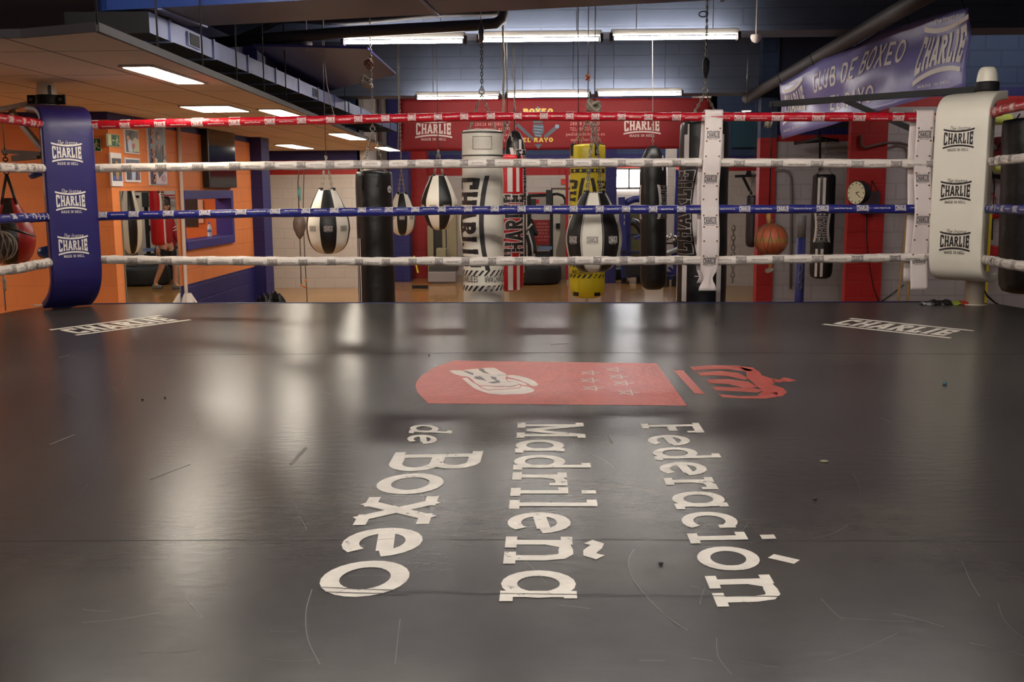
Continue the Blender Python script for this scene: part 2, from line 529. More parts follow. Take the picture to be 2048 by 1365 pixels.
def print_on(mb, quads, fn, mi=0):
    """fn(u, v) -> 3-D point; lays the quads on a surface"""
    for i, f in enumerate(quads):      # overlapping strokes lie a hair apart so they do not fight
        pts = [Vector(fn(*p)) for p in f]
        n = (pts[1] - pts[0]).cross(pts[3] - pts[0])
        if n.length > 1e-12: pts = [p + n.normalized() * (2.5e-5 * (i % 23)) for p in pts]
        mb.poly(pts, mi)
    return mb


def plane_fn(o, ux, uy):
    o, ux, uy = Vector(o), Vector(ux), Vector(uy)
    return lambda u, v: o + ux * u + uy * v
# ------------------------------------------------------------------ common materials
M_white = mat('white vinyl', lin(226, 214, 205), .38, noise=.05, nscale=9, bump=.25, bscale=16)
M_whitepad = mat('white pad vinyl', lin(236, 228, 212), .35, noise=.04, nscale=6, bump=.25, bscale=5)
M_bluepad = mat('blue pad vinyl', lin(40, 32, 98), .4, noise=.06, nscale=5, bump=.25, bscale=5)
M_blue = mat('blue enamel', lin(38, 62, 128), .35, noise=.15, nscale=9, dirt=lin(120, 120, 130), dirt_amt=.3, dscale=14)
M_redrope = mat('red rope vinyl', lin(176, 18, 36), .28, noise=.1, nscale=12, bump=.5, bscale=18)
M_bluerope = mat('blue rope vinyl', lin(36, 38, 118), .32, noise=.1, nscale=12, bump=.5, bscale=18)
M_whiterope = mat('white rope vinyl', lin(224, 212, 203), .35, noise=.06, nscale=12, bump=.6, bscale=18)
M_black = mat('black leather', (0.012, 0.011, 0.011), .38, noise=.3, nscale=7, bump=.25, bscale=14)
M_blackprint = mat('black print', (0.02, 0.014, 0.014), .45)
M_whiteprint = mat('white print', lin(228, 220, 214), .5, noise=.06, nscale=20)
M_greyprint = mat('grey print', lin(120, 112, 110), .5)
M_steel = mat('worn steel', lin(118, 112, 108), .35, metal=.8, noise=.25, nscale=30)
M_chain = mat('chain steel', lin(150, 140, 128), .35, metal=.85)
M_dark = mat('black iron', (0.012, 0.011, 0.012), .6, noise=.3, nscale=20, spec=.3)
M_rivet = mat('brass rivet', lin(120, 82, 52), .4, metal=.5)
M_yellow = mat('yellow vinyl', lin(214, 190, 36), .36, noise=.05, nscale=6, bump=.3, bscale=8)
M_red = mat('red leather', lin(186, 22, 30), .34, noise=.12, nscale=6, bump=.25, bscale=10)

# ------------------------------------------------------------------ the ring canvas
def smooth_line(ctrl, n):
    out = []
    for k in range(n + 1):
        s = k / n * (len(ctrl) - 1); i = min(int(s), len(ctrl) - 2); u = s - i
        p0, p1, p2, p3 = ctrl[max(0, i - 1)], ctrl[i], ctrl[i + 1], ctrl[min(len(ctrl) - 1, i + 2)]
        out.append(.5 * ((2 * p1) + (p2 - p0) * u + (2 * p0 - 5 * p1 + 4 * p2 - p3) * u * u + (3 * p1 - p0 - 3 * p2 + p3) * u ** 3))
    return out


def canvas_material():
    m = bpy.data.materials.new('ring canvas'); m.use_nodes = True
    nt = m.node_tree; b = nt.nodes['Principled BSDF']
    g = nt.nodes.new('ShaderNodeNewGeometry')
    def noise(scale, detail=6, rough=.6, sx=1, sy=1, dist=0):
        mp = nt.nodes.new('ShaderNodeMapping'); mp.inputs['Scale'].default_value = (sx, sy, 1)
        nt.links.new(g.outputs['Position'], mp.inputs['Vector'])
        n = nt.nodes.new('ShaderNodeTexNoise'); n.inputs['Scale'].default_value = scale
        n.inputs['Detail'].default_value = detail; n.inputs['Roughness'].default_value = rough
        n.inputs['Distortion'].default_value = dist
        nt.links.new(mp.outputs[0], n.inputs['Vector']); return n
    def mrange(n, a, b_, c, d):
        r = nt.nodes.new('ShaderNodeMapRange')
        for k, v in (('From Min', a), ('From Max', b_), ('To Min', c), ('To Max', d)): r.inputs[k].default_value = v
        nt.links.new(n.outputs[0], r.inputs['Value']); return r
    def mix(fac, A, B):
        x = nt.nodes.new('ShaderNodeMix'); x.data_type = 'RGBA'
        nt.links.new(fac.outputs[0], x.inputs['Factor'])
        for s, q in (('A', A), ('B', B)):
            if isinstance(q, tuple): x.inputs[s].default_value = (*q, 1)
            else: nt.links.new(q.outputs['Result'], x.inputs[s])
        return x
    base = (0.047, 0.040, 0.038)
    c1 = mix(mrange(noise(1.1, 5, .55), .35, .7, 0, 1), base, (0.060, 0.053, 0.051))
    c2 = mix(mrange(noise(2.0, 4, .6), .40, .75, 0, .6), c1, (0.098, 0.086, 0.070))
    c3 = c2
    nt.links.new(c3.outputs['Result'], b.inputs['Base Color'])
    r = mrange(noise(2.2, 1.5, .5), .3, .7, .26, .33)
    b.inputs['Roughness'].default_value = .25
    b.inputs['Specular IOR Level'].default_value = .22
    b1 = nt.nodes.new('ShaderNodeBump'); b1.inputs['Strength'].default_value = .26; b1.inputs['Distance'].default_value = .0022
    nt.links.new(noise(30, 3, .55, sx=.45).outputs[0], b1.inputs['Height'])
    b2 = nt.nodes.new('ShaderNodeBump'); b2.inputs['Strength'].default_value = .08; b2.inputs['Distance'].default_value = .001
    nt.links.new(noise(170, 3).outputs[0], b2.inputs['Height']); nt.links.new(b1.outputs[0], b2.inputs['Normal'])
    nt.links.new(b2.outputs[0], b.inputs['Normal'])
    return m


def worn_print(name, col, chip=.62, amt=1.0, under=(0.05, 0.045, 0.045), rough=.38):
    m = mat(name, col, rough, bump=.25, bscale=30)
    nt = m.node_tree; b = nt.nodes['Principled BSDF']
    g = nt.nodes.new('ShaderNodeNewGeometry')
    n = nt.nodes.new('ShaderNodeTexNoise'); n.inputs['Scale'].default_value = 20; n.inputs['Detail'].default_value = 9
    n.inputs['Roughness'].default_value = .75
    nt.links.new(g.outputs['Position'], n.inputs['Vector'])
    r = nt.nodes.new('ShaderNodeMapRange')
    for k, v in (('From Min', chip), ('From Max', chip + .05), ('To Min', 0), ('To Max', amt)): r.inputs[k].default_value = v
    nt.links.new(n.outputs['Fac'], r.inputs['Value'])
    n2 = nt.nodes.new('ShaderNodeTexNoise'); n2.inputs['Scale'].default_value = 5; n2.inputs['Detail'].default_value = 9
    n2.inputs['Distortion'].default_value = 1.5
    nt.links.new(g.outputs['Position'], n2.inputs['Vector'])
    r2 = nt.nodes.new('ShaderNodeMapRange')
    for k, v in (('From Min', .35), ('From Max', .7), ('To Min', .88), ('To Max', 1.12)): r2.inputs[k].default_value = v
    nt.links.new(n2.outputs['Fac'], r2.inputs['Value'])
    mu = nt.nodes.new('ShaderNodeMix'); mu.data_type = 'RGBA'; mu.blend_type = 'MULTIPLY'; mu.inputs['Factor'].default_value = 1
    mu.inputs['A'].default_value = (*col, 1); nt.links.new(r2.outputs[0], mu.inputs['B'])
    mx = nt.nodes.new('ShaderNodeMix'); mx.data_type = 'RGBA'; mx.inputs['B'].default_value = (*under, 1)
    nt.links.new(mu.outputs['Result'], mx.inputs['A'])
    nt.links.new(r.outputs[0], mx.inputs['Factor']); nt.links.new(mx.outputs['Result'], b.inputs['Base Color'])
    return m


M_canvas = canvas_material()
M_apron = mat('apron blue', lin(28, 34, 84), .45, noise=.1)
outline = [(-3.88, -.45), (-3.88, 7.0), (-3.84, 7.35), (-3.76, 7.62), (-3.6, 7.72), (-3.2, 7.765), (-1.9, 7.77), (1.5, 7.70),
           (3.0, 7.72), (3.24, 7.70), (3.36, 7.55), (3.42, 7.25), (3.42, -.45)]
outline = outline[::-1]
ring = thing('ring_platform', 'raised boxing ring platform covered in a worn dark grey canvas with printed lettering', 'boxing ring', (0, 3.6, 0))
def slab(name, z0, z1, grow, m, par):
    b = MB(); cx, cy = -.23, 3.65
    pts = [(x + grow * (1 if x > cx else -1), y + grow * (1 if y > cy else -1)) for x, y in outline]
    top = [Vector((x, y - 3.6, z1)) for x, y in pts]; bot = [Vector((x, y - 3.6, z0)) for x, y in pts]
    area = sum(pts[i][0] * pts[(i + 1) % len(pts)][1] - pts[(i + 1) % len(pts)][0] * pts[i][1] for i in range(len(pts)))
    if area < 0: top.reverse(); bot.reverse()
    b.poly(top); b.poly(bot[::-1])
    for i in range(len(top)):
        j = (i + 1) % len(top); b.poly([bot[i], bot[j], top[j], top[i]])
    return b.build(name, m, par)
slab('canvas', HC - .035, HC, 0, M_canvas, ring)
slab('apron', 0.0, HC - .036, -.015, M_apron, ring)
OFF = Vector((0, -3.6, 0))
b = MB(); b.tube([Vector((x, y + .012, HC - .004)) + OFF for x, y in ((-3.6, 7.73), (-3.2, 7.775), (-1.9, 7.78), (1.5, 7.71), (3.0, 7.73))], .009, 8); b.build('edge_piping', M_apron, ring)

M_gw = worn_print('floor lettering white', lin(238, 229, 216), .60)
M_gr = worn_print('floor emblem red', lin(190, 74, 60), .80)
M_gd = mat('floor emblem dark', lin(96, 84, 84), .4)
M_gs = mat('scuff mark', lin(112, 105, 99), .5)
M_gk = mat('canvas seam', (0.012, 0.011, 0.012), .6)


def ground_line(s, p0, p1, cap, capb, w=.145, **k):
    a, b = G(*p0), G(*p1); up = G(*cap) - G(*capb)
    q, W = text_quads(s, w=w, slab=True, step=.3, **k)
    ux = (b - a) / W
    return q, plane_fn(a + Vector((0, 0, .0009)) + OFF, ux, up)

for args in (('Federación', (1281, 848), (1438, 1223), (1397, 851), (1280.5, 853)),
             ('Madrileña', (1036, 846), (998, 1208), (1164, 849), (1033, 849)),
             ('de', (822, 849), (812, 888), (905, 863), (820, 860)),
             ('Boxeo', (792, 905), (616, 1203), (966, 912), (788, 915))):
    b = MB(); q, fn = ground_line(*args)
    print_on(b, q, fn)
    b.build('printed_lettering', M_gw, ring, None)

def gp(L, z, s=(800, 690, .41016)):
    return [G(s[0] + x * s[2], s[1] + y * s[2]) + Vector((0, 0, z)) + OFF for x, y in L]
b = MB()
b.poly(gp([(265, 78), (700, 84), (1250, 91), (1325, 195), (1400, 298), (700, 292), (140, 287), (112, 262), (86, 232), (75, 205), (80, 182), (104, 152), (150, 122), (205, 97)], .0008))
b.poly(gp([(1333, 125), (1380, 125), (1487, 242), (1440, 240)], .0008))
for L in ([(1415, 108), (1540, 100), (1650, 103), (1720, 125), (1700, 133), (1600, 120), (1520, 120), (1430, 127)],
          [(1447, 137), (1560, 128), (1650, 138), (1700, 165), (1680, 172), (1600, 154), (1520, 150), (1465, 153)],
          [(1490, 170), (1600, 168), (1700, 182), (1740, 205), (1700, 215), (1600, 193), (1508, 188)],
          [(1520, 205), (1620, 208), (1720, 212), (1780, 222), (1740, 234), (1640, 228), (1540, 224)],
          [(1550, 240), (1650, 252), (1750, 250), (1790, 235), (1885, 232), (1860, 252), (1780, 263), (1680, 263), (1572, 257)],
          [(1640, 103), (1720, 112), (1755, 135), (1765, 150), (1820, 168), (1830, 182), (1815, 195), (1868, 212), (1886, 232), (1870, 248), (1790, 262), (1745, 245), (1772, 225), (1738, 202), (1715, 180), (1690, 158), (1690, 130)],
          [(1815, 165), (1850, 172), (1870, 160), (1900, 166), (1932, 174), (1900, 182), (1868, 180), (1850, 185), (1820, 180)]):
    b.poly(gp(L, .0006 + .0001))
b.build('emblem', M_gr, ring)
b = MB()
for L in ([(540, 360), (580, 350), (700, 355), (850, 335), (940, 330), (1060, 318), (1140, 318), (1180, 330), (1220, 358), (1310, 400), (1318, 430), (1300, 470), (1340, 508), (1420, 512), (1488, 538), (1400, 572), (950, 557), (900, 530), (850, 480), (790, 440), (700, 430), (600, 400)],
          [(710, 460), (780, 455), (830, 500), (920, 553), (980, 604), (1060, 628), (1300, 614), (1500, 596), (1532, 566), (1620, 578), (1700, 620), (1680, 650), (1550, 675), (1250, 685), (1080, 670), (980, 640), (880, 600), (800, 540), (740, 490)],
          [(955, 566), (1400, 582), (1490, 550), (1520, 572), (1490, 588), (1300, 606), (1060, 618), (990, 596)],
          [(1318, 422), (1400, 416), (1500, 432), (1620, 463), (1700, 500), (1750, 545), (1720, 568), (1660, 565), (1600, 530), (1480, 480), (1340, 447)],
          [(1330, 468), (1440, 485), (1560, 522), (1608, 556), (1540, 555), (1450, 520), (1330, 498)]):
    b.poly(gp(L, .0013, (820, 690, .1465)))
M_gl = 0
M_gl = worn_print('emblem white', lin(222, 206, 194), .8)
b.build('emblem_glove', M_gl, ring)
b = MB()
stars = [(925, 138), (925, 175), (938, 213), (1045, 122), (1062, 157), (1088, 188), (1112, 235)]
for sx_, sy_ in stars:
    c = G(800 + sx_ * .41016, 690 + sy_ * .41016) + Vector((0, 0, .0013)) + OFF
    pts = [(0.050 * cos(2 * PI * k * 2 / 5), 0.062 * sin(2 * PI * k * 2 / 5)) for k in range(5)]
    for k in range(5):
        o = []; stroke_quads([pts[k], pts[(k + 1) % 5]], .0055, o, 1)
        for f in o: b.poly([c + Vector((p[0], p[1], k * 6e-5)) for p in f])
b.build('emblem_stars', M_gl, ring)
b = MB()
for L in ([(700, 355), (780, 365), (870, 395), (860, 420), (800, 400), (740, 370)],
          [(940, 330), (1000, 330), (1030, 370), (1100, 410), (1000, 388), (940, 350)],
          [(880, 440), (960, 435), (1010, 470), (1050, 500), (1010, 490), (930, 480), (880, 465)],
          [(1100, 435), (1180, 450), (1180, 480), (1230, 500), (1230, 525), (1130, 535), (1060, 520), (1180, 500), (1110, 465)]):
    b.poly(gp(L, .0019, (820, 690, .1465)))
for L in ([(1120, 585), (1300, 578), (1460, 558)], [(1190, 425), (1260, 418), (1310, 425)]):
    o = []; g3 = gp(L, .0019, (820, 690, .1465))
    for p_, q_ in zip(g3, g3[1:]):
        s_ = (q_ - p_).cross(Vector((0, 0, 1))).normalized() * .003
        b.poly([p_ - s_, q_ - s_, q_ + s_, p_ + s_])
b.build('emblem_detail', M_gd, ring)


def corner_mark(tl, tr, bl, br):
    c = [G(*p) for p in (tl, tr, bl, br)]; bb = MB()
    f = lambda u, v: c[2].lerp(c[3], u).lerp(c[0].lerp(c[1], u), v) + Vector((0, 0, .0009)) + OFF
    q, W = text_quads('CHARLIE', w=.2, sx=.72, track=.05, step=.5)
    # the bars overhang the word; the word itself leans with them
    for k in range(12):
        u0, u1 = k / 12, (k + 1) / 12
        bb.poly([f(u0, .90), f(u1, .90), f(u1, 1.0), f(u0, 1.0)]); bb.poly([f(u0, 0), f(u1, 0), f(u1, .10), f(u0, .10)])
    print_on(bb, q, lambda x, y: f(.04 + .90 * x / W, .17 + .66 * y))
    return bb.build('corner_lettering', M_gw, ring)
corner_mark((97, 660), (319, 631), (155, 671.5), (384, 640.5))
corner_mark((1703, 636.5), (1950, 661.5), (1643, 649.5), (1899, 677.5))

# scuffs and seams on the canvas
b = MB()
def scuff(L, w, bb=b, z=.0007):
    g3 = [G(*p) + Vector((0, 0, z)) + OFF for p in L]
    if len(g3) > 2: g3 = smooth_line(g3, 5 * len(g3))
    for i, (p_, q_) in enumerate(zip(g3, g3[1:])):
        s_ = (q_ - p_).cross(Vector((0, 0, 1))).normalized() * w
        bb.poly([p_ - s_, q_ - s_, q_ + s_, p_ + s_])
scuff([(582, 930), (597, 912), (612, 896)], .006)
scuff([(1268, 1100), (1257, 1122), (1262, 1150), (1285, 1185), (1330, 1232), (1375, 1262)], .0012)
scuff([(1215, 872), (1224, 888)], .003); scuff([(975, 895), (1000, 885)], .002)
scuff([(100, 890), (150, 870)], .003); scuff([(140, 710), (118, 716)], .003)
scuff([(624, 1180), (612, 1225), (616, 1280), (640, 1330)], .0009); scuff([(800, 1240), (790, 1330)], .0008)
scuff([(300, 960), (380, 930)], .0015); scuff([(1100, 690), (1140, 686)], .003)
b.build('scuff_marks', M_gs, ring)
b = MB(); rs_ = random.Random(21)
for k in range(46):
    x, y = rs_.uniform(40, 2000), 640 + 700 * rs_.random() ** .7; L = rs_.uniform(30, 130) * (y / 1000); a = rs_.uniform(-.5, .6) if k % 3 else rs_.uniform(.9, 1.9); c_ = rs_.uniform(-.35, .35)
    scuff([(x + L * t * cos(a + c_ * t), y + L * t * .55 * sin(a + c_ * t)) for t in (0, .5, 1)], rs_.uniform(.0003, .0007), b, .0005)
b.build('faint_scratches', mat('faint scratch', lin(76, 70, 67), .32), ring)
b = MB()
scuff([(640, 1177), (1000, 1189), (1560, 1195)], .0016, b, .0019); scuff([(640, 1186), (830, 1191)], .0016, b, .0019)
scuff([(0, 1083), (1000, 1080), (2048, 1084)], .0012, b); scuff([(300, 711), (1100, 706), (2048, 709)], .0022, b)
b.build('seam_lines', M_gk, ring)

# ------------------------------------------------------------------ corner posts
def dome(r, h, z0, n=8):
    return [(r, z0)] + [(r * cos(PI / 2 * k / n) ** .38 if k < n else 0.002, z0 + h * sin(PI / 2 * k / n)) for k in range(1, n + 1)]


def corner_post(px, side, zt, pole_m, pole_l, label):
    loc = Vector((px[0], px[1], HC))
    t = thing('corner_post', label, 'corner post', loc, math.radians(45 * side))
    r = .068
    b = MB(); b.lathe([(r, 0.0), (r, zt - HC - .13)], 28); b.lathe([(.10, 0), (.10, .006)], 24)
    b.build('pole', pole_m, t)
    z = zt - HC
    b = MB(); b.lathe([(r + .002, z - .14)] + dome(r + .004, .13, z - .09)[0:], 28)
    b.build('padded_cap', M_whitepad, t)
    b = MB(); b.lathe([(r + .004, z - .135), (r + .014, z - .13), (r + .014, z - .07), (r + .004, z - .065)], 28)
    rot = Matrix.Rotation(math.radians(-45 * side), 4, 'Z')
    if side > 0:
        for s in (-1, 1): b.box((s * .105 - .035, -.02, z - .135), (s * .105 + .035, .0, z - .065), 0, rot)
    c = b.build('clamp', M_dark, t, bevel=.003)
    if side > 0:
        b = MB()
        for s in (-1, 1):
            p = rot @ Vector((s * .108, -.02, z - .1)); q = rot @ Vector((s * .108, -.036, z - .1)); b.tube([p, q], .012, 8)
        b.build('bolt', M_steel, c)
        b = MB(); b.box((-.052, -.052, z - .205), (-.032, -.045, z - .15), 0, rot @ Matrix.Rotation(math.radians(90), 4, 'Z'))
        b.box((-.010, -.0745, z - .08), (.012, -.0735, z + .0), 0, rot @ Matrix.Rotation(math.radians(42), 4, 'Z'))
        b.build('sticker', M_blackprint, t)
    return t


def pad(t_loc, side, path, width, m, dface, logos, pm, label, name='corner_pad'):
    t = thing(name, label, 'corner pad', t_loc, math.radians(45 * side if side > 0 else -45))
    # smooth the profile
    pts = [Vector((0, -d, z)) for d, z in path]
    fine = []
    for i in range(len(pts) - 1):
        p0, p1, p2, p3 = pts[max(0, i - 1)], pts[i], pts[i + 1], pts[min(len(pts) - 1, i + 2)]
        for k in range(4):
            u = k / 4
            fine.append(.5 * ((2 * p1) + (p2 - p0) * u + (2 * p0 - 5 * p1 + 4 * p2 - p3) * u * u + (3 * p1 - p0 - 3 * p2 + p3) * u ** 3))
    fine.append(pts[-1])
    b = MB(); n = len(fine) - 1
    b.sheet(lambda u, v: fine[round(u * n)] + Vector(((v - .5) * width, 0, 0)), n, 6)
    o = b.build('cushion', m, t, solid=.06, bevel=.018, bseg=3)
    if o.modifiers: o.modifiers['solid'].offset = 0
    b = MB()
    for wp in logos:
        d = Vector(wp) - Vector(t_loc)
        loc = Matrix.Rotation(-t.rotation_euler.z, 3, 'Z') @ d
        cx = max(-width / 2 + .125, min(width / 2 - .125, loc.x))
        S = .215
        q = charlie(full=True, step=.3)
        print_on(b, q, plane_fn((cx, -dface - .0325, loc.z), (S, 0, 0), (0, 0, S * 1.12)))
    b.build('printed_logos', pm, t)
    return t


LP = (-3.63, 7.60); RP = (3.17, 7.57)
corner_post(LP, 1, P(92, 172, 7.6).z, M_blue, None, 'blue painted steel ring post with white padded cap in the blue corner')
corner_post(RP, -1, P(1975, 146, 7.6).z, mat('white post paint', lin(206, 192, 176), .5, noise=.1, nscale=4), None,
            'cream white ring post with white padded cap behind the white pad')
pad((LP[0], LP[1], HC), 1, [(.05, 1.455), (.16, 1.45), (.28, 1.425), (.335, 1.36), (.345, 1.2), (.345, .8), (.345, .45), (.345, .31), (.325, .21), (.27, .13), (.19, .07), (.105, .03)],
    .36, M_bluepad, .345, [P(137, 305, 7.3), P(145, 402, 7.3), P(149.5, 491, 7.3)], M_whiteprint,
    'blue vinyl corner pad with white lettering tied over the ropes')
pad((RP[0], RP[1], HC), -1, [(.085, 1.485), (.14, 1.48), (.27, 1.455), (.345, 1.39), (.36, 1.28), (.36, .8), (.36, .48), (.345, .33), (.30, .25), (.18, .215), (.08, .22)],
    .37, M_whitepad, .36, [P(1917, 277, 7.3), P(1911, 382, 7.3), P(1911, 483, 7.3)], M_blackprint,
    'white vinyl corner pad with black lettering tied over the ropes')

# ------------------------------------------------------------------ ropes
CL = (-3.52, 7.49); CR = (3.07, 7.47); RR = .031


def rope(ctrl, m, pm, label, rough=0.0, rows=((-.15, 1),), seed=0, url=True, facing=Vector((0, -1, 0)), group=None, pitch=.2165):
    rnd = random.Random(seed)
    ctrl = [Vector(c) for c in ctrl]
    mid = ctrl[len(ctrl) // 2]
    L = sum((b_ - a_).length for a_, b_ in zip(ctrl, ctrl[1:]))
    n = int(L / .035)
    line = smooth_line(ctrl, n)
    b = MB(); seg = 16
    ph = [rnd.uniform(0, 6) for _ in range(4)]
    for i, p in enumerate(line):
        d = (line[min(i + 1, n)] - line[max(0, i - 1)]).normalized()
        s = facing - d * facing.dot(d); s.normalize(); t = Vector((0, 0, 1)); t = (t - d * t.dot(d)).normalized()
        k = len(b.v); x = i / n * L
        for j in range(seg):
            a = 2 * PI * j / seg
            r = RR * (1 + rough * (.5 * sin(9 * x + a + ph[0]) + .6 * sin(31 * x + 2 * a + ph[1]) + .35 * sin(70 * x - a + ph[2])))
            r += RR * rough * 1.6 * max(0, sin(3.3 * x + ph[3])) * max(0, -sin(a))
            b.v.append(p - Vector((0, 0, 0)) + (s * cos(a) + t * sin(a)) * r)
        if i:
            for j in range(seg):
                b.f.append((k - seg + j, k - seg + (j + 1) % seg, k + (j + 1) % seg, k + j)); b.m.append(0); b.sm.append(True)
    b.f.append(tuple(range(seg))[::-1]); b.m.append(0); b.sm.append(False)
    b.f.append(tuple(range(k, k + seg))); b.m.append(0); b.sm.append(False)
    org = mid.copy()
    t_ = thing('ring_rope', label, 'rope', org, 0, group)
    b.v = [v - org for v in b.v]
    b.build('vinyl_cover', m, t_)
    pr = MB()

    def on(x0, th0):
        def fn(u, v):
            x = min(max(x0 + u, 0.001), L - .001) / L * n; i = min(int(x), n - 1)
            p = line[i].lerp(line[i + 1], x - i)
            d = (line[i + 1] - line[i]).normalized()
            s = (facing - d * facing.dot(d)).normalized(); t = Vector((0, 0, 1)); t = (t - d * t.dot(d)).normalized()
            a = th0 + v / RR; R_ = RR * (1 + rough * 1.45) + .0012
            return p + (s * cos(a) + t * sin(a)) * R_ - org
        return fn
    logo = charlie(full=False, step=.9, w=.17)
    urlq = place_text('www.charlie.es', -.5, -.5, 1, 1, w=.16, slab=False, step=2)
    x = .10 + rnd.uniform(0, .1); k = 0
    while x < L - .05:
        for th, f in rows:
            th_ = th + .25 * sin(1.1 * x + ph[1])
            print_on(pr, [tuple((u * .068, v * .078) for u, v in q) for q in logo], on(x, th_))
            if url and f:
                print_on(pr, [tuple((u * .095, v * .010) for u, v in q) for q in urlq], on(x + pitch / 2, th_))
        x += pitch; k += 1
    pr.build('printed_wordmarks', pm, t_)
    return t_


far = {'red': [(190, 250), (600, 241), (1010, 233.5), (1420, 234), (1830, 235)],
       'top': [(190, 336), (600, 331), (1010, 327), (1420, 325.5), (1830, 329)],
       'blue': [(195, 432), (600, 426), (1010, 420.5), (1420, 419), (1830, 418)],
       'low': [(200, 518), (600, 522.5), (1010, 522.5), (1420, 520.5), (1830, 514)]}
RC_ = {'red': (M_redrope, M_whiteprint), 'top': (M_whiterope, M_greyprint), 'blue': (M_bluerope, M_whiteprint), 'low': (M_whiterope, M_greyprint)}
nm = {'red': 'red', 'top': 'upper white', 'blue': 'blue', 'low': 'lowest white'}
leftpx = {'red': 236.5, 'top': 334.6, 'blue': 438.5, 'low': 542}
rightpx = {'red': 211, 'top': 316.8, 'blue': 419.8, 'low': 533}
ends = {}
for k, (key, pts) in enumerate(far.items()):
    c = [P(x, y, 7.48) for x, y in pts]
    a = Vector((CL[0], CL[1], c[0].z - .004)); e = Vector((CR[0], CR[1], c[-1].z)); ends[key] = (a, e)
    m, pm = RC_[key]
    ro = {'red': .04, 'top': .05, 'blue': .05, 'low': .10}[key]
    rows = ((-.15, 1), (1.7, 0)) if key == 'red' else ((0, 1),) if key != 'blue' else ((.35, 1),)
    rope([a] + c[1:-1] + [e], m, pm, f'{nm[key]} ring rope across the far side of the ring, between the two corner pads', ro, rows, seed=k)
    for side, (X, pxx, pys, corner) in enumerate(((CL[0], 0, leftpx, a), (CR[0], 2048, rightpx, e))):
        q = PX(pxx, pys[key], X)
        fc = Vector((1, 0, 0)) if side == 0 else Vector((-1, 0, 0))
        nx = Vector((X, -.25, q.z))
        rope([corner, Vector((X, (corner.y + q.y) / 2, (corner.z + q.z) / 2)), q, Vector((X, q.y * .45, q.z)), nx] if side == 0 else
             [corner, Vector((X, (corner.y + q.y) / 2, (corner.z + q.z) / 2)), q, Vector((X, q.y * .45, q.z)), nx],
             m, pm, f'{nm[key]} ring rope running towards the viewer from the {"blue" if side == 0 else "white"} corner pad', ro, rows[:1], seed=10 + k * 2 + side, facing=fc, pitch=.24)
# turnbuckles join the rope corners to the posts
for (pp, idx, m_, nm_) in ((LP, 0, M_blue, 'blue'), (RP, 1, M_whitepad, 'white')):
    for key in far:
        c = ends[key][idx]; b = MB()
        a = Vector((pp[0], pp[1], c.z)); d = (c - a).normalized()
        b.tube([a + d * .06, a + d * .12], .022, 10); b.tube([a + d * .12, a + d * .30], .012, 8); b.tube([c - d * .1, c + d * .03], .026, 10)
        tag(b.build('turnbuckle', M_steel if idx else M_blue), f'steel turnbuckle tying the {nm[key]} ropes to the {nm_} corner post', 'turnbuckle', 'turnbuckles')

# blue padded stubs that stick out behind the blue post
for (x0, y0, x1, y1, w) in ((62, 352, 92, 340, .03), (83, 506, 100, 503, .045)):
    b = MB(); b.tube([P(x0, y0, 7.75), P(x0, y0, 7.75).lerp(P(x1, y1, 7.68), .15), P(x1, y1, 7.68)], [w * .8, w, w], 12)
    tag(b.build('bolt_sleeve', M_blue), f'{"upper" if y0 < 400 else "lower"} blue sleeve sticking out behind the blue corner post', 'sleeve')

# ------------------------------------------------------------------ vertical rope spacers
def spacer(x_top, x_bot, y_top, y_bot, w, label, crimp, seed):
    rnd = random.Random(seed)
    top = P(x_top, y_top, 7.44); bot = P(x_bot, y_bot, 7.44)
    t = thing('rope_spacer', label, 'rope spacer', (top.x, 7.44, bot.z), 0, 'rope spacers')
    o = Vector((top.x, 7.44, bot.z)); H = top.z - bot.z

    def front(u, v):                    # u 0 top -> 1 bottom
        x = lerp(0, bot.x - top.x, u) + .006 * sin(9 * u + seed)
        ww = w * (1 - (crimp * math.exp(-((u - .93) / .035) ** 2)))
        yy = -.0 + .012 * sin(14 * u + seed) + .018 * crimp * math.exp(-((u - .93) / .04) ** 2) * sin(9 * v)
        return Vector((x + (v - .5) * ww, yy, H * (1 - u)))

    def fn(u, v):
        if u < .62: return front(1 - u / .62, v)
        if u < .70:
            a = (u - .62) / .08 * PI; p = front(0, v)
            return Vector((p.x, .04 - .04 * cos(a), H + .04 * sin(a) * .6))
        u2 = (u - .70) / .30; p = front(min(1, u2 * .96), v)
        return Vector((p.x - .012 - .01 * u2, .085 + .01 * sin(5 * u2), p.z))
    b = MB(); b.sheet(fn, 90, 8)
    b.build('strap', mat('spacer vinyl', lin(222, 208, 204), .45, noise=.05, bump=.3, bscale=12), t, solid=.004)
    b = MB()
    for u in (.085, .155, .24, .335, .405, .48, .57, .635, .715, .80):
        for s in (.14, .86):
            p = front(u, s) + Vector((0, -.003, 0))
            b.tube([p, p - Vector((0, .003, 0))], .0065, 8)
    b.build('rivets', M_rivet, t)
    b = MB()
    for u0 in (.12, .365, .60, .83):
        def fl(a, v_, u0=u0):
            return front(min(.99, max(0.01, u0 - v_ * .095 / H)), .5 + a * .095 / w) + Vector((0, -.0032, 0))
        print_on(b, charlie(full=True, step=.5), fl)
    b.build('printed_logos', M_blackprint, t)
    return t
spacer(1427, 1416, 226, 582, .128, 'white riveted strap joining the far ropes, pinched at its lower end', .5, 1)
spacer(1851, 1838, 226, 579, .122, 'white riveted strap joining the far ropes next to the white corner pad', .0, 3)
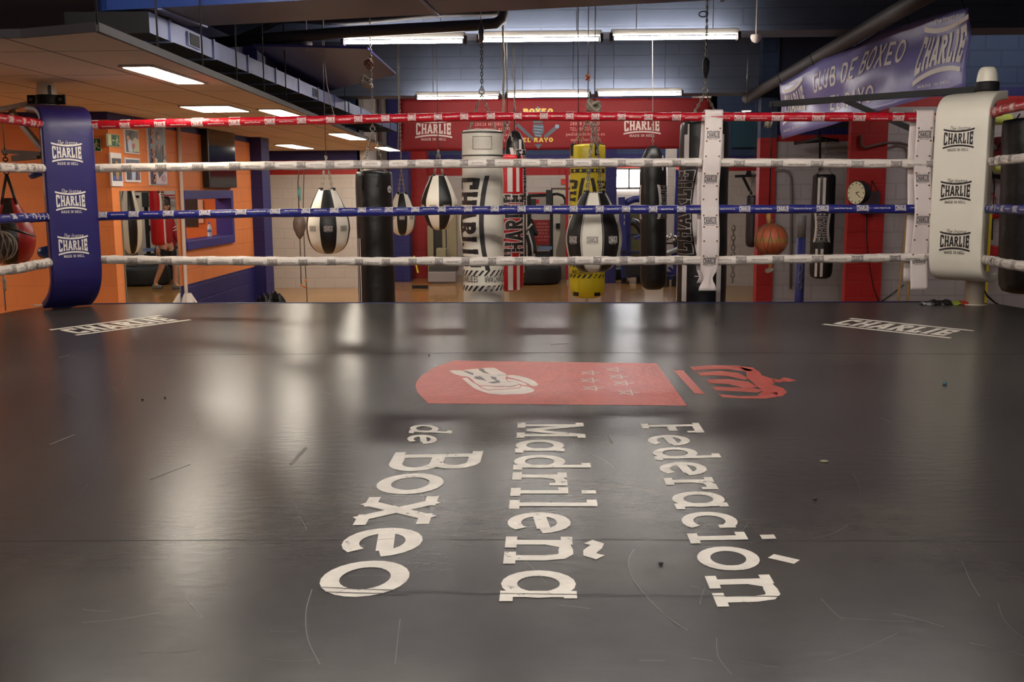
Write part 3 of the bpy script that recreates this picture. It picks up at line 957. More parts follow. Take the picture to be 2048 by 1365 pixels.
# ------------------------------------------------------------------ the room shell
LX = -4.335                      # the long orange wall on the left
c_orange = lin(222, 130, 70); c_block = lin(196, 186, 178); c_greyblock = lin(176, 168, 170)
M_orange = blockmat('orange painted block', c_orange, ang=PI / 2, mortar=.93, rough=.6)
M_orange2 = blockmat('orange painted block front', c_orange, ang=0, mortar=.97, rough=.6, bump=.2)
M_navy = blockmat('navy painted block', lin(36, 30, 96), ang=PI / 2, mortar=.9, rough=.55)
M_navy2 = blockmat('navy painted block front', lin(36, 32, 98), ang=0, mortar=.9, rough=.55)
M_wwall = blockmat('white painted block', c_block, ang=0, mortar=.93)
M_wwall_s = blockmat('white painted block side', c_block, ang=PI / 2, mortar=.93)
M_gwall = blockmat('grey white painted block', c_greyblock, ang=0, mortar=.88)
M_redwall = blockmat('red painted block', lin(168, 30, 28), ang=0, mortar=.92, rough=.5)
M_teal = blockmat('teal blue painted block', lin(52, 70, 104), ang=0, mortar=.8)
M_beam = blockmat('blue grey concrete beam', lin(86, 94, 114), ang=0, bw=3.1, bh=.16, mortar=.80, noise=.22, off=.37, msize=.010, bump=.35)
M_ceil = mat('dark blue ceiling', lin(34, 34, 62), .7, noise=.2, nscale=2)
M_duct = mat('blue duct', lin(42, 62, 122), .32, noise=.25, nscale=2.5, bump=.1, bscale=3, coat=.2)
M_ductside = mat('blue grey sheet metal', lin(104, 112, 152), .42, metal=.35, noise=.3, nscale=4)
M_ductshade = mat('duct underside shade', (.002, .0015, .002), .8, noise=.3, nscale=3)  # near black puts the shade of the ceiling void into the colour
M_purple = mat('deep blue panel', lin(34, 30, 112), .4, noise=.15)
M_pipe = mat('grey pipe', lin(62, 58, 60), .65, noise=.2, nscale=4)


def wood_floor():
    m = blockmat('gym wood floor', lin(178, 132, 74), ang=0, bw=1.6, bh=.095, rough=.22, mortar=.6, noise=.25, off=.37, msize=.003,
                 c2=lin(150, 104, 54), bump=.1, horiz=True)
    m.node_tree.nodes['Principled BSDF'].inputs['Coat Weight'].default_value = .3
    return m


def slabbox(name, lo, hi, m, **k):
    b = MB(); b.box(lo, hi); o = b.build(name, m, **k); return struct(o)

slabbox('floor', (-13, -5, -.12), (10, 27, 0), wood_floor())
slabbox('ceiling', (-13, -5, 4.10), (10, 27, 4.25), M_ceil)

# left wall with an office hatch cut into it
ZD0, ZB = .83, 2.67
h0 = PX(367, 490, LX); h1 = PX(464, 484, LX)
hy0, hy1 = h0.y, h1.y
hz0 = PX(372, 491, LX).z; hz1 = PX(367, 391, LX).z
b = MB(); T = .18
YA, YB = 10.32, 15.35
def strip(y0, y1, z0, z1, mi): b.box((LX - T, y0, z0), (LX, y1, z1), mi)
strip(YA + .2, YB, 0, ZD0, 1)
strip(YA + .2, hy0, ZD0, ZB, 0); strip(hy1, YB, ZD0, ZB, 0)
strip(hy0, hy1, ZD0, hz0, 0); strip(hy0, hy1, hz1, ZB, 0)
strip(YA + .2, YB, ZB, 4.1, 1)
struct(b.build('wall_left', [M_orange, M_navy]))
b = MB()
for z0, z1, mi in ((0, .55, 1), (.55, 2.67, 0), (2.67, 4.1, 1)): b.box((-13, YA, z0), (LX, YA + .2, z1), mi)
struct(b.build('wall_left_front', [M_orange2, M_navy2]))
slabbox('wall_outer_left', (-13.2, -5, 0), (-13, YA, 4.1), M_orange)
# inside of the office behind the hatch
M_office = blockmat('office orange', c_orange, ang=0, mortar=.97, rough=.7)
b = MB()
b.box((-6.6, hy0 - .3, .4), (-6.5, hy1 + 1.2, 2.75)); b.box((-6.5, hy1 + 1.1, .4), (LX - T, hy1 + 1.2, 2.75)); b.box((-6.5, hy0 - .35, .4), (LX - T, hy0 - .3, 2.75))
struct(b.build('wall_office', M_office))
slabbox('ceiling_office', (-6.6, hy0 - .3, 2.75), (LX - T - .01, hy1 + 1.2, 2.8), mat('office white', lin(210, 200, 190), .7))
slabbox('floor_office', (-6.6, hy0 - .3, .3), (LX - T - .01, hy1 + 1.2, .4), mat('office desk', lin(150, 120, 90), .5))
b = MB(); b.box((-5.9, hy0 + .5, 2.70), (-5.3, hy0 + 1.1, 2.74)); 
tag(b.build('office_lamp', emat('office lamp light', (1, .85, .66), 7)), 'square ceiling lamp lighting the little office behind the hatch', 'ceiling lamp')

# blue column that ends the orange wall
slabbox('column_blue', (LX - .35, YB, 0), (LX + .17, YB + .45, 4.1), M_navy2)
# back wall on the left: white with red and navy bands
BY = 20.6
def banded(name, x0, x1, y, zw, zr, zb, m_low, top=4.1, th=.15, m_top=None):
    b = MB()
    for z0, z1, mi in ((0, zw, 0), (zw, zr, 1), (zr, zb, 2), (zb, top, 3)): b.box((x0, y, z0), (x1, y + th, z1), mi)
    return struct(b.build(name, [m_low, M_redwall, M_navy2, m_top or M_teal]))
wx = lambda px, Y: P(px, 400, Y).x
banded('wall_back_left', -9, wx(722, BY), BY, 2.28, 2.56, 2.75, M_wwall)
banded('wall_back', wx(722, BY), wx(1420, 23.6), 23.6, 2.28, 2.56, 2.75, M_wwall)
slabbox('wall_back_return', (wx(722, BY) - .05, BY, 0), (wx(722, BY) + .1, 23.6, 4.1), M_wwall_s)
slabbox('wall_gym_left', (-9.2, YB, 0), (-9, BY, 4.1), M_wwall_s)
slabbox('column_navy', (wx(779, 22), 22.0, 0), (wx(817, 22), 22.5, 4.1), M_navy2)
slabbox('column_red', (wx(814, 23), 23.0, 0), (wx(853, 23), 23.55, 4.1), M_redwall)
slabbox('column_navy_center', (wx(1206, 21.5), 21.5, 0), (wx(1233, 21.5), 22.0, 4.1), M_navy2)
slabbox('column_white_center', (wx(1334, 22), 22.0, 0), (wx(1352, 22), 22.4, 2.9), M_wwall)
# back right: recess behind the big bag
banded('wall_back_right', wx(1420, 20.8), 8.5, 20.8, 2.30, 2.42, 2.60, M_wwall)
slabbox('wall_back_right_return', (wx(1420, 20.8), 20.8, 0), (wx(1420, 20.8) + .1, 23.7, 4.1), M_wwall_s)
# middle wall behind the hanging ball, with a red end
MY = 14.5
zmw = P(1620, 283, MY).z; zmr = P(1620, 270, MY).z; zmb = P(1620, 258, MY).z
banded('wall_middle', wx(1548, MY), 6.2, MY, zmw, zmr, zmb, M_gwall, top=4.1, m_top=mat('dark blue top shade', lin(40, 44, 66), .7, noise=.2, nscale=2))  # wall top darkened in colour to stand for the dark space there
slabbox('column_red_middle', (wx(1517, MY - .05), MY - .06, 0), (wx(1550, MY - .05), MY + .15, zmw + .05), M_redwall)
slabbox('column_navy_top', (wx(1517, MY - .05), MY - .06, zmw + .05), (wx(1550, MY - .05), MY + .15, 4.1), M_teal)
# right wall
RY = 13.0
zrw = P(1800, 214, RY).z; zrr = P(1800, 194, RY).z; zrb = P(1980, 175, RY).z
banded('wall_right', wx(1700, RY), 8.5, RY, zrw, zrr, zrb, M_gwall, top=4.1)
slabbox('column_red_right', (wx(1697, RY - .12), RY - .12, 0), (wx(1770, RY - .12), RY, P(1740, 243, RY).z + .25), M_redwall)
slabbox('wall_outer_right', (8.4, -5, 0), (8.6, RY, 4.1), M_gwall)
slabbox('wall_outer_right_back', (6.2, RY + .15, 0), (6.3, MY, 4.1), M_gwall)

# far windows: daylight behind frosted panes
def window(name, px0, px1, py0, py1, Y, nx, parts):
    lo = P(px0, py1, Y); hi = P(px1, py0, Y)
    t = thing(name, None, None, (lo.x, Y, lo.z)); struct(t)
    W, H = hi.x - lo.x, hi.z - lo.z
    b = MB(); b.box((0, .015, 0), (W, .03, H)); struct(b.build('window_pane', emat('daylight pane', (.93, .97, 1.0), WINDOW_E), t))
    b = MB()
    for k in range(nx + 1):
        x = W * k / nx; b.box((x - .02, -.02, 0), (x + .02, .015, H))
    for z in (0, H): b.box((0, -.02, z - .025), (W, .015, z + .025))
    struct(b.build('window_frame', mat('window frame', lin(150, 140, 132), .5), t))
    return t
window('window_1', 1230, 1342, 337, 377, 23.55, 4, 0)
window('window_2', 1346, 1356, 340, 362, 23.55, 1, 0)

# suspended tile ceiling over the left side
ZT = 2.75
def edge(x, y): return G(x, y, ZT)
e0 = edge(195, 62); e1 = edge(573, 213); e2 = edge(800, 304)
M_tile = blockmat('ceiling tile', lin(226, 208, 188), ang=0, bw=.56, bh=1.19, rough=.8, mortar=.32, noise=.05, off=0, msize=.011, bump=.3, horiz=True)
fr = 6.85
cl = [edge(45, 75), e0, e1, e2]
poly = [Vector((-13, cl[0].y + .5, ZT)), Vector((cl[0].x, cl[0].y, ZT)), Vector((e0.x, e0.y, ZT)), Vector((e1.x, e1.y, ZT)), Vector((e2.x, 20.6, ZT)), Vector((-13, 20.6, ZT))]
b = MB(); up = Vector((0, 0, .03))
b.poly([p + up for p in poly]); b.poly([p for p in poly][::-1])
for i in range(len(poly)): j = (i + 1) % len(poly); b.poly([poly[i], poly[j], poly[j] + up, poly[i] + up])
struct(b.build('ceiling_suspended', M_tile, origin=(-6, 12, ZT)))
b = MB()
for p, q in zip(poly[:4], poly[1:5]): b.bar(p + Vector((0, 0, .02)), q + Vector((0, 0, .02)), .02, .045)
struct(b.build('trim_1', M_pipe))
# suspension wires of that ceiling
b = MB()
for s, (p, q) in enumerate(((e0, e1), (e1, e2))):
    for k in range(5 if s == 0 else 3):
        c = p.lerp(q, k / 5 if s == 0 else k / 3); b.tube([c + up, Vector((c.x, c.y, 4.1))], .006, 5)
struct(b.build('trim_2', M_dark))

# ------------------------------------------------------------------ beams, ducts and pipes
def boxthing(name, lo, hi, m, label, cat, bevel=0.0):
    b = MB(); b.box(lo, hi); return tag(b.build(name, m, bevel=bevel), label, cat)
slabbox('ceiling_beam_front', (-3.0, 10.30, P(1024, 66, 10.3).z), (8.4, 10.78, 4.1), M_beam)
bx0 = wx(700, 15.0); bx1 = wx(1545, 15.0)
slabbox('ceiling_beam_back', (bx0 - .6, 15.0, P(1100, 189, 15.0).z), (bx1, 15.5, 4.1), M_beam)
# deep blue panel left of the beams
zt = 3.27
pp = [G(505, 92, zt), G(735, 98, zt), G(792, 149, zt), G(640, 187, zt), G(560, 140, zt)]
b = MB(); b.poly(pp[::-1]); b.poly([p + Vector((0, 0, .02)) for p in pp])
for i in range(5): j = (i + 1) % 5; b.poly([pp[i], pp[j], pp[j] + Vector((0, 0, .02)), pp[i] + Vector((0, 0, .02))])
tag(b.build('duct_panel', M_purple), 'deep blue angular duct hull under the ceiling left of the tube lights', 'duct')

# long rectangular duct that runs back over the tile ceiling
t = thing('air_duct', 'long blue grey sheet metal air duct running back above the tile ceiling', 'air duct', (-3.0, 13, 3.0))
dx0, dx1, dy0, dy1 = -3.3, -2.71, 7.25, 19.5
dz0, dz1 = PX(450, 126, dx1).z, PX(450, 92, dx1).z
print('DUCT', dz0, dz1)
t.location.z = dz0
o = Vector((-3.0, 13, dz0))
struct(MB().box((-13, 8.6, ZT + .04), (-3.36, 8.7, 4.1)).build('wall_soffit_void', mat('soffit void shade', lin(30, 16, 14), .8, noise=.3, nscale=1)))  # dark red soffit panel, added to stand for the unlit void over the tiles
b = MB(); b.box((dx0 + 3, dy0 - 13, 0), (dx1 + 3, dy1 - 13, dz1 - dz0))
d_ = b.build('duct_casing', [M_ductside, M_ductshade], t)
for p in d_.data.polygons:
    if p.normal.z < -.5 or p.normal.y < -.5: p.material_index = 1  # underside and front end get the painted shade
b = MB()
y = dy0 + .4
while y < dy1:
    b.box((dx1 + 3 - .01, y - 13 - .018, -.01), (dx1 + 3 + .012, y - 13 + .018, dz1 - dz0 + .01)); b.box((dx0 + 3, y - 13 - .018, -.012), (dx1 + 3, y - 13 + .018, 0)); y += 1.0
b.build('duct_flanges', M_ductside, t)
for yy in (8.15, 12.5):
    b = MB(); b.box((dx1 + 3, yy - 13 - .14, .02), (dx1 + 3 + .014, yy - 13 + .14, dz1 - dz0 - .02)); v = b.build('vent_frame', M_ductside, t)
    b = MB()
    for k in range(7): b.box((dx1 + 3 + .012, yy - 13 - .11, (dz1 - dz0) * (.22 + k * .085)), (dx1 + 3 + .018, yy - 13 + .11, (dz1 - dz0) * (.26 + k * .085)))
    b.box((dx1 + 3 + .010, yy - 13 - .115, (dz1 - dz0) * .18), (dx1 + 3 + .0155, yy - 13 + .115, (dz1 - dz0) * .82)); b.build('vent_slats', M_dark, v)

# big duct that crosses over the ring
ZX = 3.2
q0 = G(228, 20, ZX); q1 = G(330, 56, ZX); q2 = G(2090, 11, ZX); q3 = G(1000, 22, ZX)
q2 = q1.lerp(q3, 1.0) + (q3 - q1).normalized() * 5.2
f0 = G(228, 20, ZX); f1 = G(520, 5, ZX); fd = (f1 - f0).normalized()
f2 = f0 + fd * ((q2 - q1).length + 1.0)
base = [f0, f2, q2, q1]
up = Vector((0, 0, .5))
t = thing('cross_duct', 'wide blue painted duct crossing over the far side of the ring', 'air duct', (0, 7.3, ZX))
o = -Vector((0, 7.3, ZX))
b = MB(); b.hexa([p + o for p in base] + [p + up + o for p in base])
d_ = b.build('duct_casing', [M_duct, mat('duct underside paint', lin(92, 88, 112), .45, noise=.2, nscale=2)], t)
for p in d_.data.polygons:
    if p.normal.z < -.5: p.material_index = 1
b = MB()                            # rounded elbow at its left end
el = []
for k in range(9):
    a = k / 8 * math.radians(75)
    ctr = q1 + Vector((-.25, .9, 0))
    el.append(None)
n_el = 8
A0, A1 = f0, q1
piv = q1 + Vector((-.1, .15, 0))
rng = []
for k in range(n_el + 1):
    a = math.radians(80) * k / n_el
    R_ = Matrix.Rotation(-a, 3, 'Z')
    sq = lambda v: Vector((v.x * (.30 if k else 1), v.y, 0))
    v0, v1 = R_ @ (A0 - piv), R_ @ (A1 - piv)
    w0, w1 = A0 - piv, A1 - piv
    rng.append((piv + Vector((w0.x + (v0.x - w0.x) * .32, v0.y, 0)), piv + Vector((w1.x + (v1.x - w1.x) * .32, v1.y, 0))))
for k in range(n_el):
    (a0, a1), (b0, b1) = rng[k], rng[k + 1]
    b.hexa([a0 + o, a1 + o, b1 + o, b0 + o, a0 + up + o, a1 + up + o, b1 + up + o, b0 + up + o])
b.build('duct_elbow', M_duct, t)
b = MB()
for s in (.35, 2.2, 4.2):
    a = f0 + fd * s; c = q1 + (q2 - q1).normalized() * s
    b.bar(a + o - Vector((0, 0, .008)), c + o - Vector((0, 0, .008)), .03, .012)
b.build('duct_seams', M_ductside, t)
b = MB(); c = f0 + fd * .62 + Vector((0, -.004, 0)); s_ = fd * .09
b.poly([c + o + Vector((0, 0, .04)), c + s_ + o + Vector((0, 0, .04)), c + s_ + o + Vector((0, 0, .085)), c + o + Vector((0, 0, .085))])
b.build('sticker', M_whiteprint, t)

# round pipes
def pipe(name, pts, r, m, label, seg=14):
    b = MB(); b.tube(pts, r, seg); return tag(b.build(name, m), label, 'pipe')
PY = 9.75
pts = [P(380, 90, PY), P(700, 64, PY), P(960, 50, PY), P(992, 47, PY), P(1004, 38, PY), P(1006, 25, PY), P(1006, -15, PY)]
pipe('drain_pipe', pts, [.052] * 2 + [.05] * 5, M_pipe, 'thick dark grey pipe with an upturned elbow above the tube lights')
pts = [P(470, 80, 9.95), P(530, 55, 9.95), P(575, 40, 9.95), P(700, 44, 9.95), P(870, 29, 9.95), P(1000, 27, 9.95)]
pipe('conduit_pipe', smooth_line(pts, 30), .03, M_pipe, 'thinner curved grey pipe above the thick drain pipe')
X_ = 2.95
pa = PX(1800, 20, X_); pb = PX(1502, 192, X_)
d = (pb - pa).normalized()
pipe('ceiling_pipe', [pa - d * .9, pa, pb, pb + d * .3], .072, M_pipe, 'long dark grey ceiling pipe running back above the blue banner')

# ------------------------------------------------------------------ lamps
M_tube = emat('fluorescent tube glow', (1.0, .94, .86), TUBE_E)
M_lampbody = mat('lamp body', lin(190, 184, 176), .4)


def tube_lamp(x0, x1, y, z, label, group, tubes=2, length=None):
    """batten with two bare tubes, along X"""
    t = thing('tube_lamp', label, 'tube light', ((x0 + x1) / 2, y, z), 0, group)
    L = (x1 - x0) / 2
    b = MB(); b.box((-L, -.03, .035), (L, .05, .085)); b.build('batten', M_lampbody, t, bevel=.005)
    for s, dz in ((-.028, 0.0), (.045, .052)):
        b = MB(); b.tube([(-L + .03, s, dz), (L - .03, s, dz)], .016, 12); b.build('tube', M_tube, t)
    b = MB()
    for s in (-1, 1): b.box((s * L - .014, -.05, -.022), (s * L + .014, .055, .05))
    b.build('end_caps', M_pipe, t)
    for s in (-.6, .6):
        b = MB(); b.tube([(s * L, .01, .085), (s * L, .01, 4.1 - z)], .004, 5); b.build('hanger', M_steel, t)
    return t

row1 = [(686, 931, 86), (957, 1203, 82), (1222, 1477, 78)]
for k, (a, c, y) in enumerate(row1):
    pa, pc = P(a, y, 10.0), P(c, y - 3, 10.0)
    tube_lamp(pa.x, pc.x, 10.0, (pa.z + pc.z) / 2, ['left', 'middle', 'right'][k] + ' tube light of the nearer row under the beam', 'near row of tube lights')
row2 = [(833, 1000, 197), (1012, 1180, 193), (1193, 1364, 190)]
for k, (a, c, y) in enumerate(row2):
    pa, pc = P(a, y, 14.6), P(c, y, 14.6)
    tube_lamp(pa.x, pc.x, 14.6, pa.z, ['left', 'middle', 'right'][k] + ' tube light of the farther row above the red banner', 'far row of tube lights')
# the same battens hang over the ring, outside the picture
for yy in (5.4, 1.6, -2.2):
    for k, xc in enumerate((-2.3, -.9, .5, 1.9)):
        tube_lamp(xc - .61, xc + .61, yy, 3.33, 'tube light hanging over the ring', 'tube lights over the ring')
# extra battens added to light the far gym floor, hidden behind the beam
for yy in (18.2, 21.2):
    for k, xc in enumerate((-1.2, .6, 2.4)):
        tube_lamp(xc - .61, xc + .61, yy, 3.95, 'unseen added tube light over the far gym floor', 'added tube lights over the far floor')
for xc, yy in ((5.6, 11.2),):
    tube_lamp(xc - .61, xc + .61, yy, 3.9, 'tube light by the right wall', 'tube lights by the right wall')

M_trof = emat('recessed lamp glow', (1.0, .91, .76), TROFFER_E)
def troffer(q, label, n=4, z=ZT, yaw=True, group='recessed lights in the tile ceiling'):
    c = [G(x, y, z) for x, y in q]
    y0 = (c[0].y + c[1].y) / 2; y1 = (c[2].y + c[3].y) / 2
    x0 = (c[0].x + c[3].x) / 2; x1 = (c[1].x + c[2].x) / 2
    t = thing('recessed_lamp', label, 'recessed light', ((x0 + x1) / 2, (y0 + y1) / 2, z), 0, group)
    w, l = (x1 - x0) / 2, (y1 - y0) / 2
    b = MB(); b.box((-w, -l, -.008), (w, l, -.0006)); b.build('reflector', mat('lamp reflector', lin(230, 226, 220), .25, metal=.3), t)
    for k in range(n):
        x = -w + 2 * w * (k + .5) / n
        b = MB(); b.box((x - w * .42 * 2 / n, -l * .93, -.016), (x + w * .42 * 2 / n, l * .88, -.009)); b.build('tube', M_trof, t)
    b = MB()
    for s in (-1, 1):
        b.box((s * w - .012, -l, -.014), (s * w + .012, l, -.0006)); b.box((-w, s * l - .012, -.014), (w, s * l + .012, -.0006))
    b.build('rim', M_lampbody, t)
    return t
troffer([(247, 131), (290, 128), (416, 163), (361, 167)], 'long recessed ceiling light nearest the ring, over the blue corner', 2)
troffer([(372, 212), (457, 208), (491, 220), (407, 224)], 'square recessed ceiling light above the poster, just over the red rope')
troffer([(520, 218), (560, 216), (612, 233), (573, 235)], 'recessed ceiling light cut by the red rope in front of the air duct', 2)
troffer([(664, 267), (697, 265), (728, 278), (697, 279)], 'recessed ceiling light between the red rope and the upper white rope', 2)
troffer([(561, 289), (589, 288), (623, 296), (590, 297.5)], 'recessed ceiling light with a dark panel next to it', 2)
troffer([(752, 294), (772, 293), (800, 300), (780, 302.5)], 'small recessed ceiling light farthest back at the edge of the tiles', 2)
for k, (x, y) in enumerate(((-7.2, 8.4), (-9.6, 9.2))):   # further lamps of that ceiling
    if x < LX - .3 and y > YA and y < YB: continue
    t = thing('recessed_lamp', 'recessed ceiling light beyond the corner of the orange wall', 'recessed light', (x, y, ZT), 0, 'recessed lights beyond the corner')
    b = MB(); b.box((-.3, -.6, -.008), (.3, .6, -.0006)); b.build('reflector', MATS['lamp reflector'], t)
    b = MB(); b.box((-.26, -.56, -.016), (.26, .56, -.009)); b.build('diffuser', M_trof, t)
t = troffer([(1476, 226), (1492, 214), (1511, 214), (1494, 227)], 'small bright ceiling light beside the ceiling pipe behind the hanging ball', 3, z=2.95, group=None)
b = MB(); b.tube([(0, 0, 0), (0, 0, 1.15)], .006, 5); b.build('hanger', M_steel, t)
# smoke alarms
for (x, y, Y, lb) in ((1512, 76, 10.2, 'white round smoke alarm at the right end of the nearer tube lights'), (614, 91, 9.9, 'cream round smoke alarm left of the nearer tube lights')):
    p = P(x, y, Y); b = MB(); b.tube([p + Vector((0, 0, .03)), Vector((p.x, p.y, 4.1))], .006, 5); b.lathe([(.05, .03), (.052, .0), (.04, -.03), (.015, -.045)], 20, p)
    o_ = tag(b.build('smoke_alarm', M_white), lb, 'smoke alarm')
# ------------------------------------------------------------------ hanging bags
FWD = RC @ Vector((0, 0, -1))


def mpp(p):                             # metres per photo pixel at a point
    return (Vector(p) - CAM).dot(FWD) / FPX


def chain(mb, a, b, L=.034, r=.0032, w=.0095):
    a, b = Vector(a), Vector(b); d = b - a; n = max(1, int(d.length / (L * .78))); d.normalize()
    u = Vector((1, 0, 0)) if abs(d.x) < .8 else Vector((0, 1, 0))
    s = d.cross(u).normalized(); t = d.cross(s)
    st = (b - a).length / n
    for i in range(n):
        c = a + d * (i + .5) * st; q = s if i % 2 else t
        pts = [c + d * (st * .62 * cos(2 * PI * k / 8)) + q * (w * sin(2 * PI * k / 8)) for k in range(8)]
        mb.tube(pts, r, 4, closed=True)
    return mb


def rot_face(x, y):
    n = math.hypot(x, y); return math.asin(-x / n)


def bag_root(label, x, yt, yb, wpx, Y, name='punching_bag', cat='punching bag', group=None, lean=0.0, zb=None):
    c = P(x, (yt + yb) / 2, Y); r = wpx / 2 * mpp(c)
    zt = P(x, yt, Y).z; z0 = zb if zb is not None else P(x, yb, Y).z
    t = thing(name, label, cat, (c.x, Y, z0), rot_face(c.x, Y), group)
    if lean: t.rotation_euler = (0, lean, t.rotation_euler.z)
    return t, r, zt - z0


def cyl_fn(r, off=.0015):
    return lambda th, z: Vector(((r + off) * sin(th), -(r + off) * cos(th), z))


def heavy(label, x, yt, yb, wpx, Y, m, mf=None, taper=0.0, top='flat', **k):
    t, r, H = bag_root(label, x, yt, yb, wpx, Y, **k)
    if top == 'cone':
        prof = [(.012, 0), (r * .55, .006), (r * .86, .035), (r * .97, .09), (r, .16), (r, H * .45), (r, H - .30), (r * .97, H - .22), (r * .82, H - .11), (r * .5, H - .03), (r * .25, H)]
    else:
        prof = [(.012, 0), (r * .55, .006), (r * .86, .03), (r * .97, .08), (r, .15), (r, H * .3), (r * 1.0, H * .6), (r * .985, H - .12), (r * .97, H - .02), (r * .93, H), (r * .5, H + .012), (.01, H + .016)]
    # finer rows so stripes and bulges read
    fine = []
    for (r0, z0), (r1, z1) in zip(prof, prof[1:]):
        n = max(1, int(abs(z1 - z0) / .03))
        for q in range(n): fine.append((lerp(r0, r1, q / n), lerp(z0, z1, q / n)))
    fine.append(prof[-1])
    rs = random.Random(label); p1, p2 = rs.uniform(0, 6), rs.uniform(0, 6)
    b = MB(); b.lathe(fine, 48, mf=mf, wob=lambda th, z: .008 * sin(7 * z + 2 * th + p1) + .005 * sin(19 * z - 3 * th + p2))
    b.build('bag_body', m, t)
    return t, r, H


def suspend(t, r, H, apex, top, n=4, ring=.9, m=None, upper='chain', ph=PI / 4, drop=0.0, mstrap=None, rim_in=.9, straps=True, fixed=False):
    """chains from the rim to an apex, then on up to the ceiling; apex/top are heights above the bag's bottom"""
    if not fixed: top = 4.1 - t.location.z
    for k in range(n):
        a = ph + 2 * PI * k / n
        p = Vector((r * rim_in * sin(a), -r * rim_in * cos(a), H - drop))
        b = MB(); chain(b, p, (0, 0, apex)); b.build('chain', m or M_chain, t)
        if straps:
            b = MB(); q = Vector((r * 1.01 * sin(a), -r * 1.01 * cos(a), H - .10 - drop))
            b.bar(q, (q.x, q.y, H - drop + .01), .035, .008, up=(sin(a), -cos(a), 0))
            b.tube([p + Vector((0, 0, -.01)), p + Vector((0, 0, .02))], .012, 8)
            b.build('strap', mstrap or M_black, t)
    b = MB(); b.tube([(0.022 * cos(s * PI / 5), 0, apex + .02 + .022 * sin(s * PI / 5)) for s in range(10)], .006, 6, closed=True)
    b.build('ring', M_steel, t)
    b = MB()
    if upper == 'chain': chain(b, (0, 0, apex + .03), (0, 0, top)); b.build('chain', m or M_chain, t)
    elif upper == 'cable': b.tube([(0, 0, apex + .03), (0, 0, top)], .004, 6); b.build('cable', M_steel, t)
    elif upper == 'swivel':
        b = MB(); chain(b, (0, 0, apex + .03), (0, 0, apex + .40)); b.build('chain', M_dark, t)
        b = MB(); b.lathe([(.006, apex + .40), (.022, apex + .43), (.024, apex + .52), (.008, apex + .56)], 12); b.build('swivel', M_steel, t)
        b = MB(); b.tube([(0, 0, apex + .56), (0, 0, top)], .004, 6); b.build('cable', M_steel, t)


def rope_knot(name, x, y, Y, r, label, m):
    p = P(x, y, Y); b = MB(); rr = random.Random(label)
    for k in range(5):
        ax = Vector((rr.uniform(-1, 1), rr.uniform(-.6, .6), rr.uniform(-1, 1))).normalized(); u = ax.orthogonal().normalized(); w = ax.cross(u)
        b.tube([p + (u * cos(2 * PI * q / 10) + w * sin(2 * PI * q / 10) * 1.5) * r * rr.uniform(.8, 1.1) for q in range(10)], r * .28, 6, closed=True)
    return tag(b.build(name, m), label, 'rope knot')


def logo_side(par, fn, th0, z0, S, r, m, up=1, m2=None, grow=0.0, name='printed_lettering', w=.19, bars=True):
    """the bowed lettering turned through a right angle; up=1 reads upwards, -1 downwards; S is its length"""
    def f(off):
        g = cyl_fn(r * 1.013, off)
        return lambda u, v: g(th0 - up * v * S / r, z0 + up * u * S)
    b = MB()
    print_on(b, charlie(full=False, step=.2, grow=grow, w=w, bars=bars), f(.001)); b.build(name, m, par)
    if m2:
        b = MB(); print_on(b, charlie(full=False, step=.2, w=w, bars=False), f(.0025)); b.build(name + '_fill', m2, par)


def band_text(par, r, z, h, th0, th1, s, m):
    q, W = text_quads(s, w=.17, slab=False, sx=1.1, step=.4)
    g = cyl_fn(r * 1.013, .001); b = MB()
    print_on(b, q, lambda u, v: g(lerp(th0, th1, u / W), z + v * h)); b.build('printed_address', m, par)


def hazard(par, r, z, h, m, n=22):
    g = cyl_fn(r * 1.013, .001); b = MB()
    for k in range(n):
        a = 2 * PI * k / n - PI; w = 2 * PI / n * .42; sh = .06
        b.poly([g(a, z), g(a + w, z), g(a + w + sh / r * h * 14, z + h), g(a + sh / r * h * 14, z + h)])
    b.build('printed_stripes', m, par)


def stripe(par, r, a0, a1, z0, z1, m, name='stripe'):
    g = cyl_fn(r * 1.012, .0012); b = MB()
    b.sheet(lambda u, v: g(lerp(a0, a1, v), lerp(z0, z1, u)), max(2, int(abs(z1 - z0) / .05)), 3); b.build(name, m, par)


ZC = 3.46                           # under side of the beam
M_linewhite = mat('line white', lin(214, 204, 200), .45)
# white heavy bag
t, r, H = heavy('large white heavy bag with black sideways lettering, left of the red bag', 963, 262, 0, 84, 8.6, M_whitepad, zb=.55)
zz = lambda y, Y=8.6: P(963, y, Y).z - .55
S = (P(963, 350, 8.6).z - P(963, 540, 8.6).z)
logo_side(t, None, -.98, zz(446), S * .98, r, M_blackprint, up=-1, w=.21)
hazard(t, r, zz(549), .045, M_blackprint); hazard(t, r, zz(579), .045, M_blackprint)
band_text(t, r, zz(562), .055, -1.75, -.28, 'WWW.CHARLIE.ES', M_blackprint); band_text(t, r, zz(562), .055, .05, 1.5, 'WWW.CHARLIE.ES', M_blackprint)
g = cyl_fn(r * 1.013, .002)
b = MB()
for yy in (312, 266):
    for dz in (0,): b.sheet(lambda u, v: g(-PI + 2 * PI * u, zz(yy) + .010 * (v - .5)), 48, 1)
b.build('seam_band', M_blackprint, t)
b = MB()
for (a, y0, a2, y1) in ((-.45, 275, .45, 275), (.45, 275, .45, 300), (.45, 300, -.45, 300), (-.45, 300, -.45, 275)):
    b.tube([g(lerp(a, a2, q / 6), zz(lerp(y0, y1, q / 6))) for q in range(7)], .0022, 4)
b.build('stitched_patch', mat('beige stitch', lin(170, 150, 130), .6), t)
suspend(t, r, H, zz(188), zz(30), upper='swivel', straps=False)

